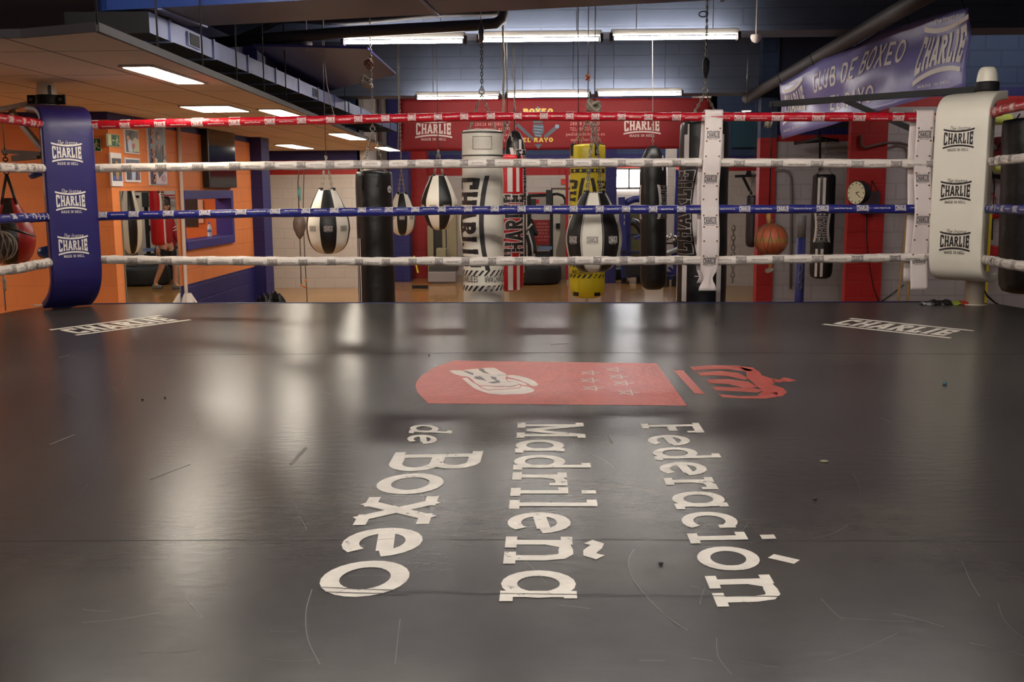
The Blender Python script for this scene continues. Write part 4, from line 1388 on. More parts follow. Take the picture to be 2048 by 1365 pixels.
# red heavy bag with the sideways lettering
t, r, H = heavy('red heavy bag with white stripes and outlined lettering, half hidden by the white bag', 1016, 312, 583, 63, 10.6, M_red)
z0 = P(1016, 583, 10.6).z; zz = lambda y: P(1016, y, 10.6).z - z0
for y0, y1 in ((384, 330), (578, 528)):
    stripe(t, r, -.02, .30, zz(y0), zz(y1), M_linewhite); stripe(t, r, .55, .80, zz(y0), zz(y1), M_linewhite)
logo_side(t, None, .48, zz(456), zz(384) - zz(527), r, M_linewhite, up=1, m2=M_blackprint, grow=.10)
suspend(t, r, H, zz(250), zz(95), upper='cable')
# hidden companions that the wall mirror shows
t, r, H = heavy('red heavy bag hanging far back, seen in the wall mirror with two long stripes', 945, 372, 489, 29, 19.5, M_red, name='punching_bag')
stripe(t, r, -2.1, -1.8, .05, H * .48, M_linewhite); stripe(t, r, -1.6, -1.3, .05, H * .48, M_linewhite)
logo_side(t, None, -1.7, H * .75, H * .45, r, M_linewhite, up=1, m2=M_blackprint, grow=.10)
suspend(t, r, H, H + .3, 3.0, upper='cable')

# narrow black bag behind the red one
t, r, H = heavy('narrow black bag with a pointed top between the red bag and the yellow bag', 1031, 262, 560, 42, 12.2, M_black, top='cone')
z0 = P(1031, 560, 12.2).z; zz = lambda y: P(1031, y, 12.2).z - z0
logo_side(t, None, .95, zz(350), .62, r, M_linewhite, up=1, m2=M_blackprint, grow=.08)
stripe(t, r, .35, .62, zz(315), zz(280), M_linewhite); stripe(t, r, .80, .95, zz(545), zz(400), M_linewhite)
b = MB(); chain(b, (0, 0, H - .02), (0, 0, zz(200))); b.build('chain', M_chain, t)
b = MB(); b.tube([(0, 0, zz(200)), (0, 0, 4.1 - z0)], .004, 6); b.build('cable', M_steel, t)

# yellow bag
t, r, H = heavy('yellow heavy bag with black printing behind the black and white teardrop bag', 1175, 291, 597, 71, 9.9, M_yellow)
z0 = P(1175, 597, 9.9).z; zz = lambda y: P(1175, y, 9.9).z - z0
g = cyl_fn(r * 1.013, .0015)
b = MB(); b.sheet(lambda u, v: g(-PI + 2 * PI * u, lerp(zz(346), zz(338), v)), 48, 1); b.build('printed_band', M_blackprint, t)
b = MB(); g2 = cyl_fn(r * 1.013, .003)
for k in range(16):
    a = 2 * PI * k / 16; st = []
    for q in range(10):
        rr_ = .020 if q % 2 == 0 else .008; an = q * PI / 5 + PI / 2
        st.append(g2(a + rr_ * cos(an) / r, zz(342) + rr_ * sin(an)))
    b.poly(st)
b.build('printed_stars', M_yellow, t)
logo_side(t, None, -1.35, zz(432), zz(358) - zz(508), r, M_blackprint, up=-1, w=.17)
logo_side(t, None, 1.35, zz(432), zz(358) - zz(508), r, M_blackprint, up=1, w=.17)
hazard(t, r, zz(554), .035, M_blackprint, 20); hazard(t, r, zz(533), .03, M_blackprint, 20)
band_text(t, r, zz(546), .04, -1.0, .3, 'WWW.CHARLIE.ES', M_blackprint)
for a in (-.75, .65):
    stripe(t, r * .93, a - .22, a + .22, .035, .075, M_black, 'corner_patch')
b = MB()
for s in (-1, 1): b.tube([(0, 0, .005), (.04 * s, 0, -.12), (.06 * s, 0, -.25)], .003, 4)
b.build('cord', M_blackprint, t)
suspend(t, r, H, zz(238), zz(150), upper='cable', ph=0.5)
for xx in (1170,):
    pass

# black leaning bag right of the yellow one
t, r, H = heavy('black heavy bag with outlined lettering at its right edge, left of the big bag', 1309, 292, 580, 53, 10.5, M_black, top='cone', lean=-.018)
z0 = P(1309, 580, 10.5).z; zz = lambda y: P(1309, y, 10.5).z - z0
logo_side(t, None, 1.05, zz(404), zz(370) - zz(438), r, M_linewhite, up=1, m2=M_blackprint, grow=.10)
logo_side(t, None, -1.75, zz(404), zz(370) - zz(438), r, M_linewhite, up=1, m2=M_blackprint, grow=.10)
stripe(t, r, .72, .86, zz(342), zz(312), M_linewhite); stripe(t, r, 1.15, 1.28, zz(575), zz(460), M_greyprint)
b = MB(); chain(b, (0, 0, H - .02), (0, 0, zz(225))); b.build('chain', M_chain, t)
b = MB(); b.tube([(0, 0, zz(225)), (0, 0, 4.1 - z0)], .0035, 6); b.build('rope', M_whiteprint, t)

# big black and white bag behind the spacer
t, r, H = heavy('biggest black bag with white stripes and outlined lettering, behind the pinched strap', 1412, 246, 0, 100, 8.7, M_black, zb=.62)
zz = lambda y: P(1412, y, 8.7).z - .62
S = zz(336) - zz(510)
logo_side(t, None, -1.02, zz(423), S, r, M_linewhite, up=1, m2=M_black, grow=.055)
for y0, y1 in ((318, 250), (600, 528)):
    stripe(t, r, -.88, -.62, zz(y0), zz(y1), M_linewhite); stripe(t, r, .62, .86, zz(y0), zz(y1), M_linewhite)
stripe(t, r, -1.42, -1.30, zz(600), zz(528), M_linewhite)
for y in (550, 386): stripe(t, r, -.28, .1, zz(y), zz(y) + .008, M_linewhite)
suspend(t, r, H, zz(186), zz(150), upper='chain')
b = MB(); q = zz(128); b.lathe([(.008, q - .12), (.028, q - .05), (.030, q + .02), (.012, q + .05)], 12); b.build('swivel', M_dark, t)
b = MB(); b.tube([(0, 0, q + .05), (0, 0, 4.1 - .62)], .0045, 6); b.build('cable', M_dark, t)
b = MB(); p = Vector((-.03, 0, zz(28))); b.tube([p + Vector((.035 * cos(k * PI / 6), 0, .022 * sin(k * PI / 6))) for k in range(12)], .005, 6, closed=True); b.build('carabiner', M_dark, t)

# plain black bag at the left
t, r, H = heavy('tall plain black heavy bag standing out between two small teardrop bags', 743, 344, 0, 75, 9.9, M_black, zb=.5)
zz = lambda y: P(743, y, 9.9).z - .5
for a in (-1.38, -1.17, -.98): stripe(t, r, a, a + .07, 0.1, zz(476), M_linewhite)
g = cyl_fn(r * 1.013, .002); b = MB()
b.poly([g(.93 + .024 / r * cos(2 * PI * k / 20) * 1.25, zz(379) + .034 * sin(2 * PI * k / 20)) for k in range(20)]); lb = b.build('round_label', M_linewhite, t)
b = MB(); q, W = text_quads('aw', w=.22, slab=False, step=.5); g = cyl_fn(r * 1.013, .004)
print_on(b, q, lambda u, v: g(.93 + (u / W - .5) * .036 / r, zz(382) + v * .026)); b.build('label_print', M_blackprint, lb)
for a in (-.75, .35):
    b = MB(); b.sheet(lambda u, v: g(a + (v - .5) * .28 * (1 - .5 * u), zz(352) - u * .14), 6, 3); b.build('strap', M_black, t)
suspend(t, r, H, zz(262), zz(170), upper='chain', straps=False)
b = MB(); b.tube([(0, 0, zz(170)), (0, 0, 4.1 - .5)], .004, 6); b.build('cable', M_steel, t)
rope_knot('rope_knot', 738, 128, 9.9, .035, 'brown knotted rope above the plain black bag', mat('brown rope', lin(110, 76, 60), .8))
rope_knot('rope_knot', 733, 165, 9.9, .045, 'grey bunched rope under the brown knot above the plain black bag', mat('grey rope', lin(120, 108, 98), .8))

# bag on the right wall bracket
t, r, H = heavy('slim black bag with white double stripes hanging from the right wall bracket', 1645, 351, 558, 45, 13.6, M_black)
z0 = P(1645, 558, 13.6).z; zz = lambda y: P(1645, y, 13.6).z - z0
for y0, y1 in ((410, 356), (552, 497)):
    stripe(t, r, -.55, -.32, zz(y0), zz(y1), M_linewhite); stripe(t, r, -.08, .16, zz(y0), zz(y1), M_linewhite)
logo_side(t, None, -.05, zz(454), zz(425) - zz(485), r, M_linewhite, up=1, m2=M_blackprint, grow=.09)
suspend(t, r, H, zz(322), zz(280), upper='chain', fixed=True)

# big dark bag cut by the right edge of the picture
t, r, H = heavy('big plain black bag beside the white corner pad, cut by the picture edge', 2062, 238, 625, 104, 9.3, M_black, lean=-.035, zb=1.0)
b = MB(); chain(b, (0, 0, H), (0, 0, 3.9 - 1.0)); b.build('chain', M_chain, t)
# small dark bag far back behind the hanging ball
t, r, H = heavy('small dark bag hanging far back behind the netted orange ball', 1505, 393, 495, 26, 16.5, mat('dark red black leather', (0.02, .012, .014), .4))
stripe(t, r, -1.5, 1.5, H * .66, H * .74, M_red); suspend(t, r, H, H + .3, H + .75, upper='cable')

# ------------------------------------------------------------------ teardrop bags
def teardrop(label, x, yt, yb, wpx, Y, prof_px, center_white, apex_y, top_y, logos=True, phase=0.0, piping=False, upper='cable', m_chain=None, n=4, seen=True):
    t, R_, H = bag_root(label, x, yt, yb, wpx, Y, name='teardrop_bag', cat='teardrop bag')
    z0 = t.location.z
    prof = [(R_ * f, H * h) for f, h in prof_px]
    pts = smooth_line([Vector((p[0], p[1], 0)) for p in prof], 40)
    prof2 = [(max(.006, p.x), p.y) for p in pts]
    cw = 0 if center_white else 1
    mf = lambda th, z: (int(math.floor((th + PI / 8 - phase) / (PI / 4))) + cw) % 2 if z < H * .985 else 0
    b = MB(); b.lathe(prof2, 64, mf=mf); b.build('bag_body', [M_whitepad, M_black], t)
    def rad(z):
        for (r0, z0_), (r1, z1_) in zip(prof2, prof2[1:]):
            if min(z0_, z1_) <= z <= max(z0_, z1_) and z1_ != z0_: return lerp(r0, r1, (z - z0_) / (z1_ - z0_))
        return R_
    rt = prof[-2][0]; ztop = prof[-2][1]
    b = MB(); N = 48
    b.tube([Vector((sin(2 * PI * k / N), -cos(2 * PI * k / N), 0)) * (rt + .004) + Vector((0, 0, ztop - .006 + .007 * (k % 2))) for k in range(N)], .0045, 5, closed=True)
    b.build('lacing', M_black, t)
    if piping:
        b = MB()
        for k in range(8):
            a = phase + PI / 8 + k * PI / 4
            b.tube([Vector((sin(a) * (rr + .001), -cos(a) * (rr + .001), z)) for rr, z in prof2[3:-4]], .0035, 4)
        b.build('piping', mat('grey piping', lin(150, 144, 140), .5), t)
    if logos:
        zc = H * logos if isinstance(logos, float) else H * .48
        for k in range(-2, 3):
            a = phase + k * PI / 4; black = (k + cw) % 2 == 1
            b = MB(); S = R_ * .42
            def fn(u, v, a=a):
                z = zc + v * S; rr = rad(z) + .002
                th = a + u * S / max(rr, .05); return Vector((rr * sin(th), -rr * cos(th), z))
            print_on(b, charlie(full=True, step=.5), fn); b.build('printed_logo', M_linewhite if black else M_greyprint, t)
    for k in range(n):
        a = PI / 4 + 2 * PI * k / n + .15
        p = Vector((rt * .98 * sin(a), -rt * .98 * cos(a), ztop - .01))
        b = MB(); chain(b, p, (0, 0, P(x, apex_y, Y).z - z0)); b.build('chain', m_chain or M_chain, t)
        b = MB(); q = Vector(((rt + .012) * sin(a), -(rt + .012) * cos(a), ztop - .05)); b.bar(q, (q.x * .98, q.y * .98, ztop + .015), .03, .006, up=(sin(a), -cos(a), 0)); b.build('strap', M_black, t)
    b = MB(); za = P(x, apex_y, Y).z - z0; zt = 4.1 - z0
    if upper == 'cable': b.tube([(0, 0, za), (0, 0, zt)], .004, 6); b.build('cable', M_steel, t)
    elif upper == 'rope': b.tube([(.006 * sin(k), 0, lerp(za, zt, k / 14)) for k in range(15)], .008, 6); b.build('rope', mat('beige rope', lin(176, 158, 136), .8), t)
    else: chain(b, (0, 0, za), (0, 0, zt)); b.build('chain', M_chain, t)
    return t
fat = [(.02, 0), (.34, .008), (.62, .055), (.86, .16), (.985, .33), (1.0, .46), (.90, .62), (.72, .78), (.52, .92), (.44, .965), (.36, .995), (.03, 1.0)]
slim = [(.02, 0), (.34, .008), (.58, .08), (.80, .22), (.97, .40), (1.0, .52), (.90, .64), (.70, .80), (.52, .92), (.45, .965), (.36, .995), (.03, 1.0)]
teardrop('largest black and white teardrop bag, in front of the yellow bag', 1188, 384, 545, 112, 8.4, fat, True, 218, 20, logos=.42, piping=True, phase=-.05)
teardrop('black and white teardrop bag left of the tall plain black bag', 656, 378, 508, 86, 10.3, fat, False, 312, 95, logos=.40, upper='cable')
teardrop('small black and white teardrop bag just right of the tall plain black bag', 804, 386, 471, 53, 13.6, fat, False, 340, 205, logos=.42, upper='chain')
teardrop('slender black and white teardrop bag left of the large white bag', 878, 350, 460, 72, 12.0, slim, True, 300, 100, logos=.42, phase=-.35)
teardrop('black and white teardrop bag far back, seen in the wall mirror', 942, 372, 505, 46, 18.3, fat, True, 340, 250, logos=False, phase=PI / 2 + .1)
rope_knot('rope_knot', 1187, 212, 8.4, .045, 'pale rope bunched above the largest teardrop bag', mat('pale rope', lin(160, 148, 132), .8))
rope_knot('rope_knot', 1176, 155, 9.9, .022, 'small orange brown knot above the yellow bag', mat('orange rope', lin(170, 92, 60), .8))

# red and black pear shaped bag at the left edge
M_redleather = mat('dark red leather', lin(150, 26, 26), .35, noise=.15, nscale=4, bump=.25, bscale=10)
t, R_, H = bag_root('red and black pear shaped leather bag left of the blue corner pad', 22, 396, 530, 88, 8.7, name='teardrop_bag', cat='teardrop bag')
prof = smooth_line([Vector((f * R_, h * H, 0)) for f, h in [(.02, 0), (.5, .02), (.82, .13), (1.0, .32), (.97, .5), (.78, .70), (.5, .86), (.38, .95), (.30, .99), (.03, 1)]], 36)
b = MB(); b.lathe([(max(.006, p.x), p.y) for p in prof], 48, mf=lambda th, z: 1 if (int((th + .5) / (PI / 4)) % 4 == 0) else (2 if z > H * .72 and int((th + .5) / (PI / 8)) % 4 == 1 else 0))
b.build('bag_body', [M_redleather, M_black, M_linewhite], t)
def ring_pts(z, rr, N=40, tilt=0): return [Vector((rr * sin(2 * PI * k / N), -rr * cos(2 * PI * k / N), z + tilt * sin(2 * PI * k / N))) for k in range(N)]
b = MB(); b.tube(ring_pts(H * .56, R_ * .96, tilt=-.08), .012, 6, closed=True); b.build('belt', M_black, t)
for k in range(4):
    a = PI / 4 + k * PI / 2
    b = MB(); b.tube([(R_ * .42 * sin(a), -R_ * .42 * cos(a), H * .90), (R_ * .30 * sin(a), -R_ * .30 * cos(a), H + .03), (0, 0, H + .20)], .012, 6); b.build('strap', M_black, t)
b = MB(); chain(b, (0, 0, H + .20), (0, 0, H + .42), r=.006, w=.018); b.build('chain', M_dark, t)
b = MB(); b.tube([(0, 0, H + .42), (0, 0, P(8, 215, 8.7).z - t.location.z)], .004, 5); b.build('cable', M_steel, t)

# net bag with a ball in front of it
p = P(2, 492, 8.0); r = 28 * mpp(p)
t = thing('netted_ball', 'dark ball in a grey rope net hanging in front of the red pear shaped bag', 'ball', (p.x, 8.0, p.z - r))
b = MB(); b.lathe([(max(.004, r * sin(PI * k / 16)), r - r * cos(PI * k / 16)) for k in range(17)], 28); b.build('ball', mat('dark brown leather', lin(70, 52, 44), .5, noise=.3), t)
def net(t, r, cz, m, mer=12, par=6, th=.004, cord=(0, 0)):
    b = MB(); R2 = r + th
    for k in range(mer):
        for sgn in (1, -1):
            b.tube([(R2 * sin(PI * q / 14) * sin(2 * PI * k / mer + sgn * .7 * q / 14), -R2 * sin(PI * q / 14) * cos(2 * PI * k / mer + sgn * .7 * q / 14), cz + R2 * cos(PI * q / 14)) for q in range(15)], th, 4)
    b.build('net', m, t)
    b = MB(); b.tube([(0, 0, cz + r), (.004, 0, cz + r + cord[0])], .006, 5)
    b.tube([(0, 0, cz - r), (-.003, 0, cz - r - cord[1])], .006, 5); b.build('cord', m, t)
M_net = mat('grey net cord', lin(150, 140, 128), .8)
net(t, r, r, M_net, 14, 6, .005, (P(2, 225, 8.0).z - p.z - r, P(8, 622, 8).z * 0 + (p.z - r - 1.02)))
p = P(9, 570, 8.0)
b = MB(); b.lathe([(.008, -.05), (.016, -.03), (.010, 0), (.018, .03), (.008, .06)], 10, p); 
tag(b.build('cord_tassel', mat('beige rope', lin(176, 158, 136), .8)), 'frayed beige knot on the cord under the netted dark ball', 'rope knot')

# orange ball in a net
p = P(1542, 480, 8.05); r = 32.5 * mpp(p)
t = thing('netted_ball', 'orange rubber ball in a thin net strung between ropes, left of the slim bag', 'ball', (p.x, 8.05, p.z - r))
b = MB(); b.lathe([(max(.004, r * sin(PI * k / 20)), r - r * cos(PI * k / 20)) for k in range(21)], 36, mf=lambda th, z: 1 if abs(z - r) < r * .16 else 0)
b.build('ball', [mat('orange rubber', lin(176, 84, 48), .55, noise=.15, nscale=8), mat('ochre rubber', lin(158, 108, 52), .55, noise=.2, nscale=8)], t)
net(t, r, r, mat('thin net cord', lin(112, 88, 66), .8), 12, 6, .0022, (.03, .03))
zt = P(1537, 206, 8.05).z - (p.z - r)
b = MB(); b.tube([(-.02, 0, 2 * r + .13), (-.02, 0, zt)], .005, 6); b.build('cable', M_dark, t)
b = MB(); b.tube([(-.02, 0, 2 * r), (-.024, 0, 2 * r + .06), (-.02, 0, 2 * r + .14)], [.016, .02, .008], 8); b.tube([(0, 0, -.11), (0.004, 0, -.02)], [.012, .018], 8)
b.build('rope', mat('yellow rope', lin(196, 150, 84), .7), t)
b = MB(); b.tube([(.0, 0, -.11), (.004, 0, HC - (p.z - r))], .004, 5) if False else None
rope_knot('rope_knot', 1537, 245, 8.05, .03, 'pale frayed knot on the line above the orange ball', mat('pale rope', lin(160, 148, 132), .8))
rope_knot('rope_knot', 1539, 541, 8.05, .022, 'pale frayed knot below the orange ball', mat('pale rope', lin(160, 148, 132), .8))

# double end ball on lines at the left, standing on a floor plate
Y_ = 12.2
p = P(599, 452, Y_)
t = thing('double_end_ball', 'small leather ball strung on cords above a floor plate, left of the first teardrop bag', 'double end ball', (P(615, 600, Y_).x, Y_, 0))
o = -Vector(t.location)
b = MB(); b.lathe([(.13, 0), (.135, .02), (.05, .05), (.01, .055)], 28); b.build('base_plate', mat('dark base', lin(60, 56, 52), .5), t)
r = 13 * mpp(p)
b = MB(); b.lathe([(.006, -.16), (r * .5, -.12), (r * .95, -.03), (r, .03), (r * .8, .09), (.02, .14)], 20, p + o); b.build('ball', mat('worn brown leather', lin(104, 88, 80), .5, noise=.4, nscale=25), t)
b = MB()
b.tube([p + o + Vector((0, 0, .14)), P(596, 365, Y_) + o, P(600, 320, Y_) + o], .007, 5); b.tube([p + o - Vector((0, 0, .16)), P(602, 560, Y_) + o, P(603, 572, Y_) + o], .007, 5)
b.tube([P(608, 340, Y_) + o, P(606, 430, Y_) + o, P(611, 540, Y_) + o, P(613, 574, Y_) + o, Vector((0, 0, .05))], .006, 5)
b.build('cord', mat('brown cord', lin(84, 70, 58), .8), t)
b = MB(); b.tube([P(600, 373, Y_) + o, P(598, 385, Y_) + o, P(601, 402, Y_) + o], [.008, .02, .006], 6); b.build('ribbon', mat('turquoise ribbon', lin(84, 160, 156), .6), t)
b = MB(); b.tube([P(611, 560, Y_) + o, P(614, 564, Y_) + o], .018, 6); b.tube([P(602, 570, Y_) + o, P(612, 575, Y_) + o], .014, 6); b.build('clip', mat('orange clip', lin(214, 134, 60), .6), t)

# loose cords and cables between beam and bags
def cord(pts, r, m, label, name='hanging_cord', Y=9.9):
    p_ = [P(x, y, Y) for x, y in pts]; p_ = [Vector((p_[0].x, p_[0].y, 4.1))] + p_; b = MB(); b.tube(p_, r, 5); return tag(b.build(name, m), label, 'hanging cord')
M_cordw = mat('pale rope', lin(160, 148, 132), .8)
cord([(1006, 92), (1008, 110), (1006, 125), (1009, 150), (1006, 178), (1007, 205), (1006, 222), (1008, 262)], .011, M_cordw, 'knotted pale rope hanging from the nearer tube lights')
cord([(1024, 92), (1027, 120), (1024, 150), (1029, 168), (1028, 205), (1029, 262)], .007, M_steel, 'thin dark cord just right of the knotted pale rope', Y=12.2)
cord([(648, 92), (650, 130), (654, 170), (662, 205), (668, 232)], .005, M_cordw, 'grey cord slanting down from the pipe left of the tube lights')
cord([(1156, 100), (1156, 160), (1157, 262), (1156, 318)], .004, M_dark, 'thin dark line just left of the orange brown knot')
cord([(797, 205), (797, 260), (796, 300)], .006, M_cordw, 'short line with a brass clip above the small teardrop bag', Y=13.6)

# ------------------------------------------------------------------ banners
def banner_sheet(name, label, c00, c10, c11, c01, m, nu=60, nv=14, sag=lambda u: 0.0, wr=0.02, seed=1, cat='banner'):
    """corners: bottom left, bottom right, top right, top left"""
    c = [Vector(p) for p in (c00, c10, c11, c01)]
    n = (c[1] - c[0]).cross(c[3] - c[0]).normalized()
    org = (c[0] + c[1]) / 2
    def fn(u, v, off=0.0):
        p = c[0].lerp(c[1], u).lerp(c[3].lerp(c[2], u), v)
        w = wr * (sin(9 * u + 3 * v + seed) * .6 + sin(23 * u - 6 * v + 2 * seed) * .35 + sin(5 * u + 9 * v) * .4)
        return p + n * (w + off) + Vector((0, 0, v * sag(u))) - org
    t = thing(name, label, cat, org)
    b = MB(); b.sheet(lambda u, v: fn(u, v), nu, nv); b.build('fabric', m, t, solid=.002)
    return t, fn

def ontext(par, fn, items, m, name, off=.004):
    b = MB(); print_on(b, items, lambda u, v: fn(u, v, off)); b.build(name, m, par)

def box_text(s, u0, v0, u1, v1, **k): return place_text(s, u0, v0, u1 - u0, v1 - v0, **k)
def box_logo(uc, vc, wu, wv, full=True, **k): return [tuple((uc + x * wu, vc + y * wv) for x, y in f) for f in charlie(full=full, **k)]

# red banner in the middle of the back
M_redban = mat('red banner vinyl', lin(98, 9, 12), .65, noise=.15, nscale=2, bump=.4, bscale=3, spec=.25)
YB_ = 15.535
t, fn = banner_sheet('red_banner', 'long red banner with club lettering hanging below the beam behind the bags', P(800, 303, YB_), P(1422, 297, YB_), P(1422, 196, YB_), P(800, 198, YB_), M_redban, wr=.012)
U = lambda x: (x - 800) / 622.0
V = lambda y: (300 - y) / 103.0
ontext(t, fn, box_logo(U(868), V(256), U(905) - U(831), .62, step=.5) + box_logo(U(1285), V(252), U(1322) - U(1248), .62, step=.5), mat('silver print', lin(160, 138, 132), .5), 'printed_logos')
it = []
for xc in (978, 1169):
    it += box_text('28038 MADRID', U(xc - 28), V(251), U(xc + 32), V(244), w=.17, slab=False, step=.5)
    it += box_text('TEL: 91 3311 812', U(xc - 28), V(262), U(xc + 32), V(255), w=.17, slab=False, step=.5)
    it += box_text('pedidos@charlie.es', U(xc - 36), V(272), U(xc + 42), V(265), w=.17, slab=False, step=.5)
    it += box_text('www.charlie.es', U(xc - 26), V(283), U(xc + 34), V(276), w=.17, slab=False, step=.5)
ontext(t, fn, it, mat('dull pink print', lin(150, 88, 84), .5), 'printed_address')
it = box_text('BOXEO', U(1047), V(227), U(1108), V(217), w=.3, slab=False, step=.5) + box_text('EL RAYO', U(1046), V(284), U(1108), V(275), w=.26, slab=False, step=.5)
ontext(t, fn, it, mat('gold print', lin(160, 128, 34), .5), 'printed_club_name')
b = MB()
for L in ([(1077, 212), (1086, 222), (1077, 232), (1068, 222)], [(1064, 232), (1090, 232), (1086, 246), (1068, 246)], [(1068, 248), (1088, 248), (1090, 262), (1082, 274), (1072, 274), (1066, 262)],
          [(1032, 250), (1038, 246), (1070, 276), (1066, 280)], [(1116, 248), (1121, 254), (1094, 276), (1088, 272)], [(1070, 288), (1086, 288), (1078, 298)]):
    b.poly([fn(U(x), V(y), .004) for x, y in L])
b.build('printed_club_emblem', mat('dark teal print', lin(52, 58, 66), .5), t)
b = MB()
for k in range(4): b.poly([fn(U(1068 + k), V(251 + 6 * k), .006), fn(U(1088 - k), V(253 + 6 * k), .006), fn(U(1087 - k), V(255 + 6 * k), .006), fn(U(1069 + k), V(253 + 6 * k), .006)])
b.poly([fn(U(1112), V(249), .006), fn(U(1120), V(250), .006), fn(U(1118), V(257), .006), fn(U(1112), V(256), .006)])
b.build('printed_club_detail', mat('steel blue print', lin(96, 110, 124), .5), t)
b = MB()
for u in (.02, .2, .4, .6, .8, .98):
    p = Vector(fn(u, .97)); b.tube([p, p + Vector((0, -.05, .35))], .004, 5)
b.build('ties', M_dark, t)

# blue banner on the right
M_blueban = mat('blue banner vinyl', lin(118, 112, 176), .36, noise=.12, nscale=1.6, bump=.5, bscale=2.2)
TOPU = [(0, 0), (.15, .02), (.30, .075), (.45, .06), (.60, .125), (.72, .085), (.85, .06), (1, 0)]
def top_edge(u):
    for (a, x), (c, y) in zip(TOPU, TOPU[1:]):
        if u <= c: return lerp(x, y, max(0, (u - a) / (c - a)))
    return 0.0
A_ = P(1566, 278, 12.2); B_ = P(1926, 174, 8.3); C_ = P(1946, 14, 8.3); D_ = P(1556, 168, 12.2)
t, fn0 = banner_sheet('blue_banner', 'blue banner with white club lettering slanting up to the right under the ceiling pipe', A_, B_, C_, D_, M_blueban, wr=.03, seed=2, sag=top_edge)
# perspective-correct places on the banner
def uv_at(x, y):
    n = (B_ - A_).cross(D_ - A_).normalized(); r_ = ray(x, y); q = CAM + r_ * ((A_ - CAM).dot(n) / r_.dot(n))
    e = B_ - A_; u = (q - A_).dot(e) / e.dot(e)
    lo, hi = A_.lerp(B_, u), D_.lerp(C_, u) + Vector((0, 0, top_edge(min(1, max(0, u))))); return u, (q.z - lo.z) / (hi.z - lo.z)
def ban_text(s, bl, br, tl, full=False, **k):
    a, c, d = uv_at(*bl), uv_at(*br), uv_at(*tl)
    if s == 'LOGO':
        q = [tuple((x + .5, y / .46 + .5) for x, y in f) for f in charlie(full=False, step=.15)]
    else: q = place_text(s, 0, 0, 1, 1, w=.15, slab=False, step=.3)
    return [tuple((a[0] + (c[0] - a[0]) * x + (d[0] - a[0]) * y, a[1] + (c[1] - a[1]) * x + (d[1] - a[1]) * y) for x, y in f) for f in q]
it = ban_text('CLUB DE BOXEO', (1622, 188), (1789, 124), (1622, 150)) + ban_text('EL RAYO', (1652, 222), (1742, 204), (1654, 192))
it += ban_text('LOGO', (1820, 162), (1912, 132), (1820, 68)) + ban_text('LOGO', (1568, 244), (1604, 226), (1566, 186))
it += ban_text('MADE IN HELL', (1829, 178), (1892, 166), (1829, 172)) + ban_text('MADE IN HELL', (1570, 265), (1601, 254), (1570, 260))
it += ban_text('The Insane', (1842, 52), (1896, 36), (1842, 40)) + ban_text('The Insane', (1576, 172), (1592, 166), (1576, 164))
ontext(t, fn0, it, mat('pale banner print', lin(238, 232, 226), .5), 'printed_lettering', off=.006)
b = MB(); 
for u in (.0, .25, .5, .75, 1.0):
    p = Vector(fn0(min(.99, max(.01, u)), .98)) 
    b.tube([p, p + Vector((-.05, 0.02, .14))], .004, 5)
b.build('ties', M_dark, t)

# ------------------------------------------------------------------ bracket arms at the ring posts
def arm(label, pts, w, m, parts=()):
    t = thing('bracket_arm', label, 'bracket arm', pts[0])
    o = -Vector(pts[0])
    for k, (a, c, ww) in enumerate(pts[1]):
        b = MB(); b.bar(Vector(a) + o, Vector(c) + o, ww, ww); b.build('beam' if k == 0 else 'brace', m, t)
    return t
p0 = P(1958, 179, 7.62)
arm('black steel bracket arm reaching from the white post across the blue banner', (p0, [(p0, P(1540, 209, 8.3), .045), (P(1688, 200, 8.05), P(1846, 268, 7.72), .04), (P(1846, 268, 7.72), P(1950, 318, 7.64), .035)]), 0, M_dark)
p0 = P(72, 205, 7.64)
arm('grey steel bracket arm reaching left from the blue post', (p0, [(p0, P(-60, 232, 8.0), .035), (P(22, 222, 7.85), P(86, 300, 7.68), .035)]), 0, M_steel)
p0 = P(84, 308, 7.7)
arm('short black iron bracket behind the blue post, above the upper white rope', (p0, [(p0, P(6, 303, 8.3), .03), (P(28, 317, 8.2), P(80, 312, 7.75), .045)]), 0, M_dark)

# ------------------------------------------------------------------ things on the orange wall
def WL(x, y, off=0.0):
    return PX(x, y, LX + off)
def wall_panel(name, q, m, label, cat, th=.02, group=None, bevel=0):
    """flat thing on the left wall, q = photo corners top-left and bottom-right"""
    a, c = WL(*q[0]), WL(*q[1])
    y0, y1 = min(a.y, c.y), max(a.y, c.y); z0, z1 = c.z, a.z
    t = thing(name, label, cat, (LX, (y0 + y1) / 2, z0), 0, group)
    b = MB(); b.box((0.0005, -(y1 - y0) / 2, 0), (th, (y1 - y0) / 2, z1 - z0)); b.build('panel', m, t, bevel=bevel)
    return t, (y1 - y0), z1 - z0
# face coordinates: s 0..1 along +Y (left to right in the photo), v up
def face(W, H, th): return lambda s, v: Vector((th + .001, (s - .5) * W, v * H))

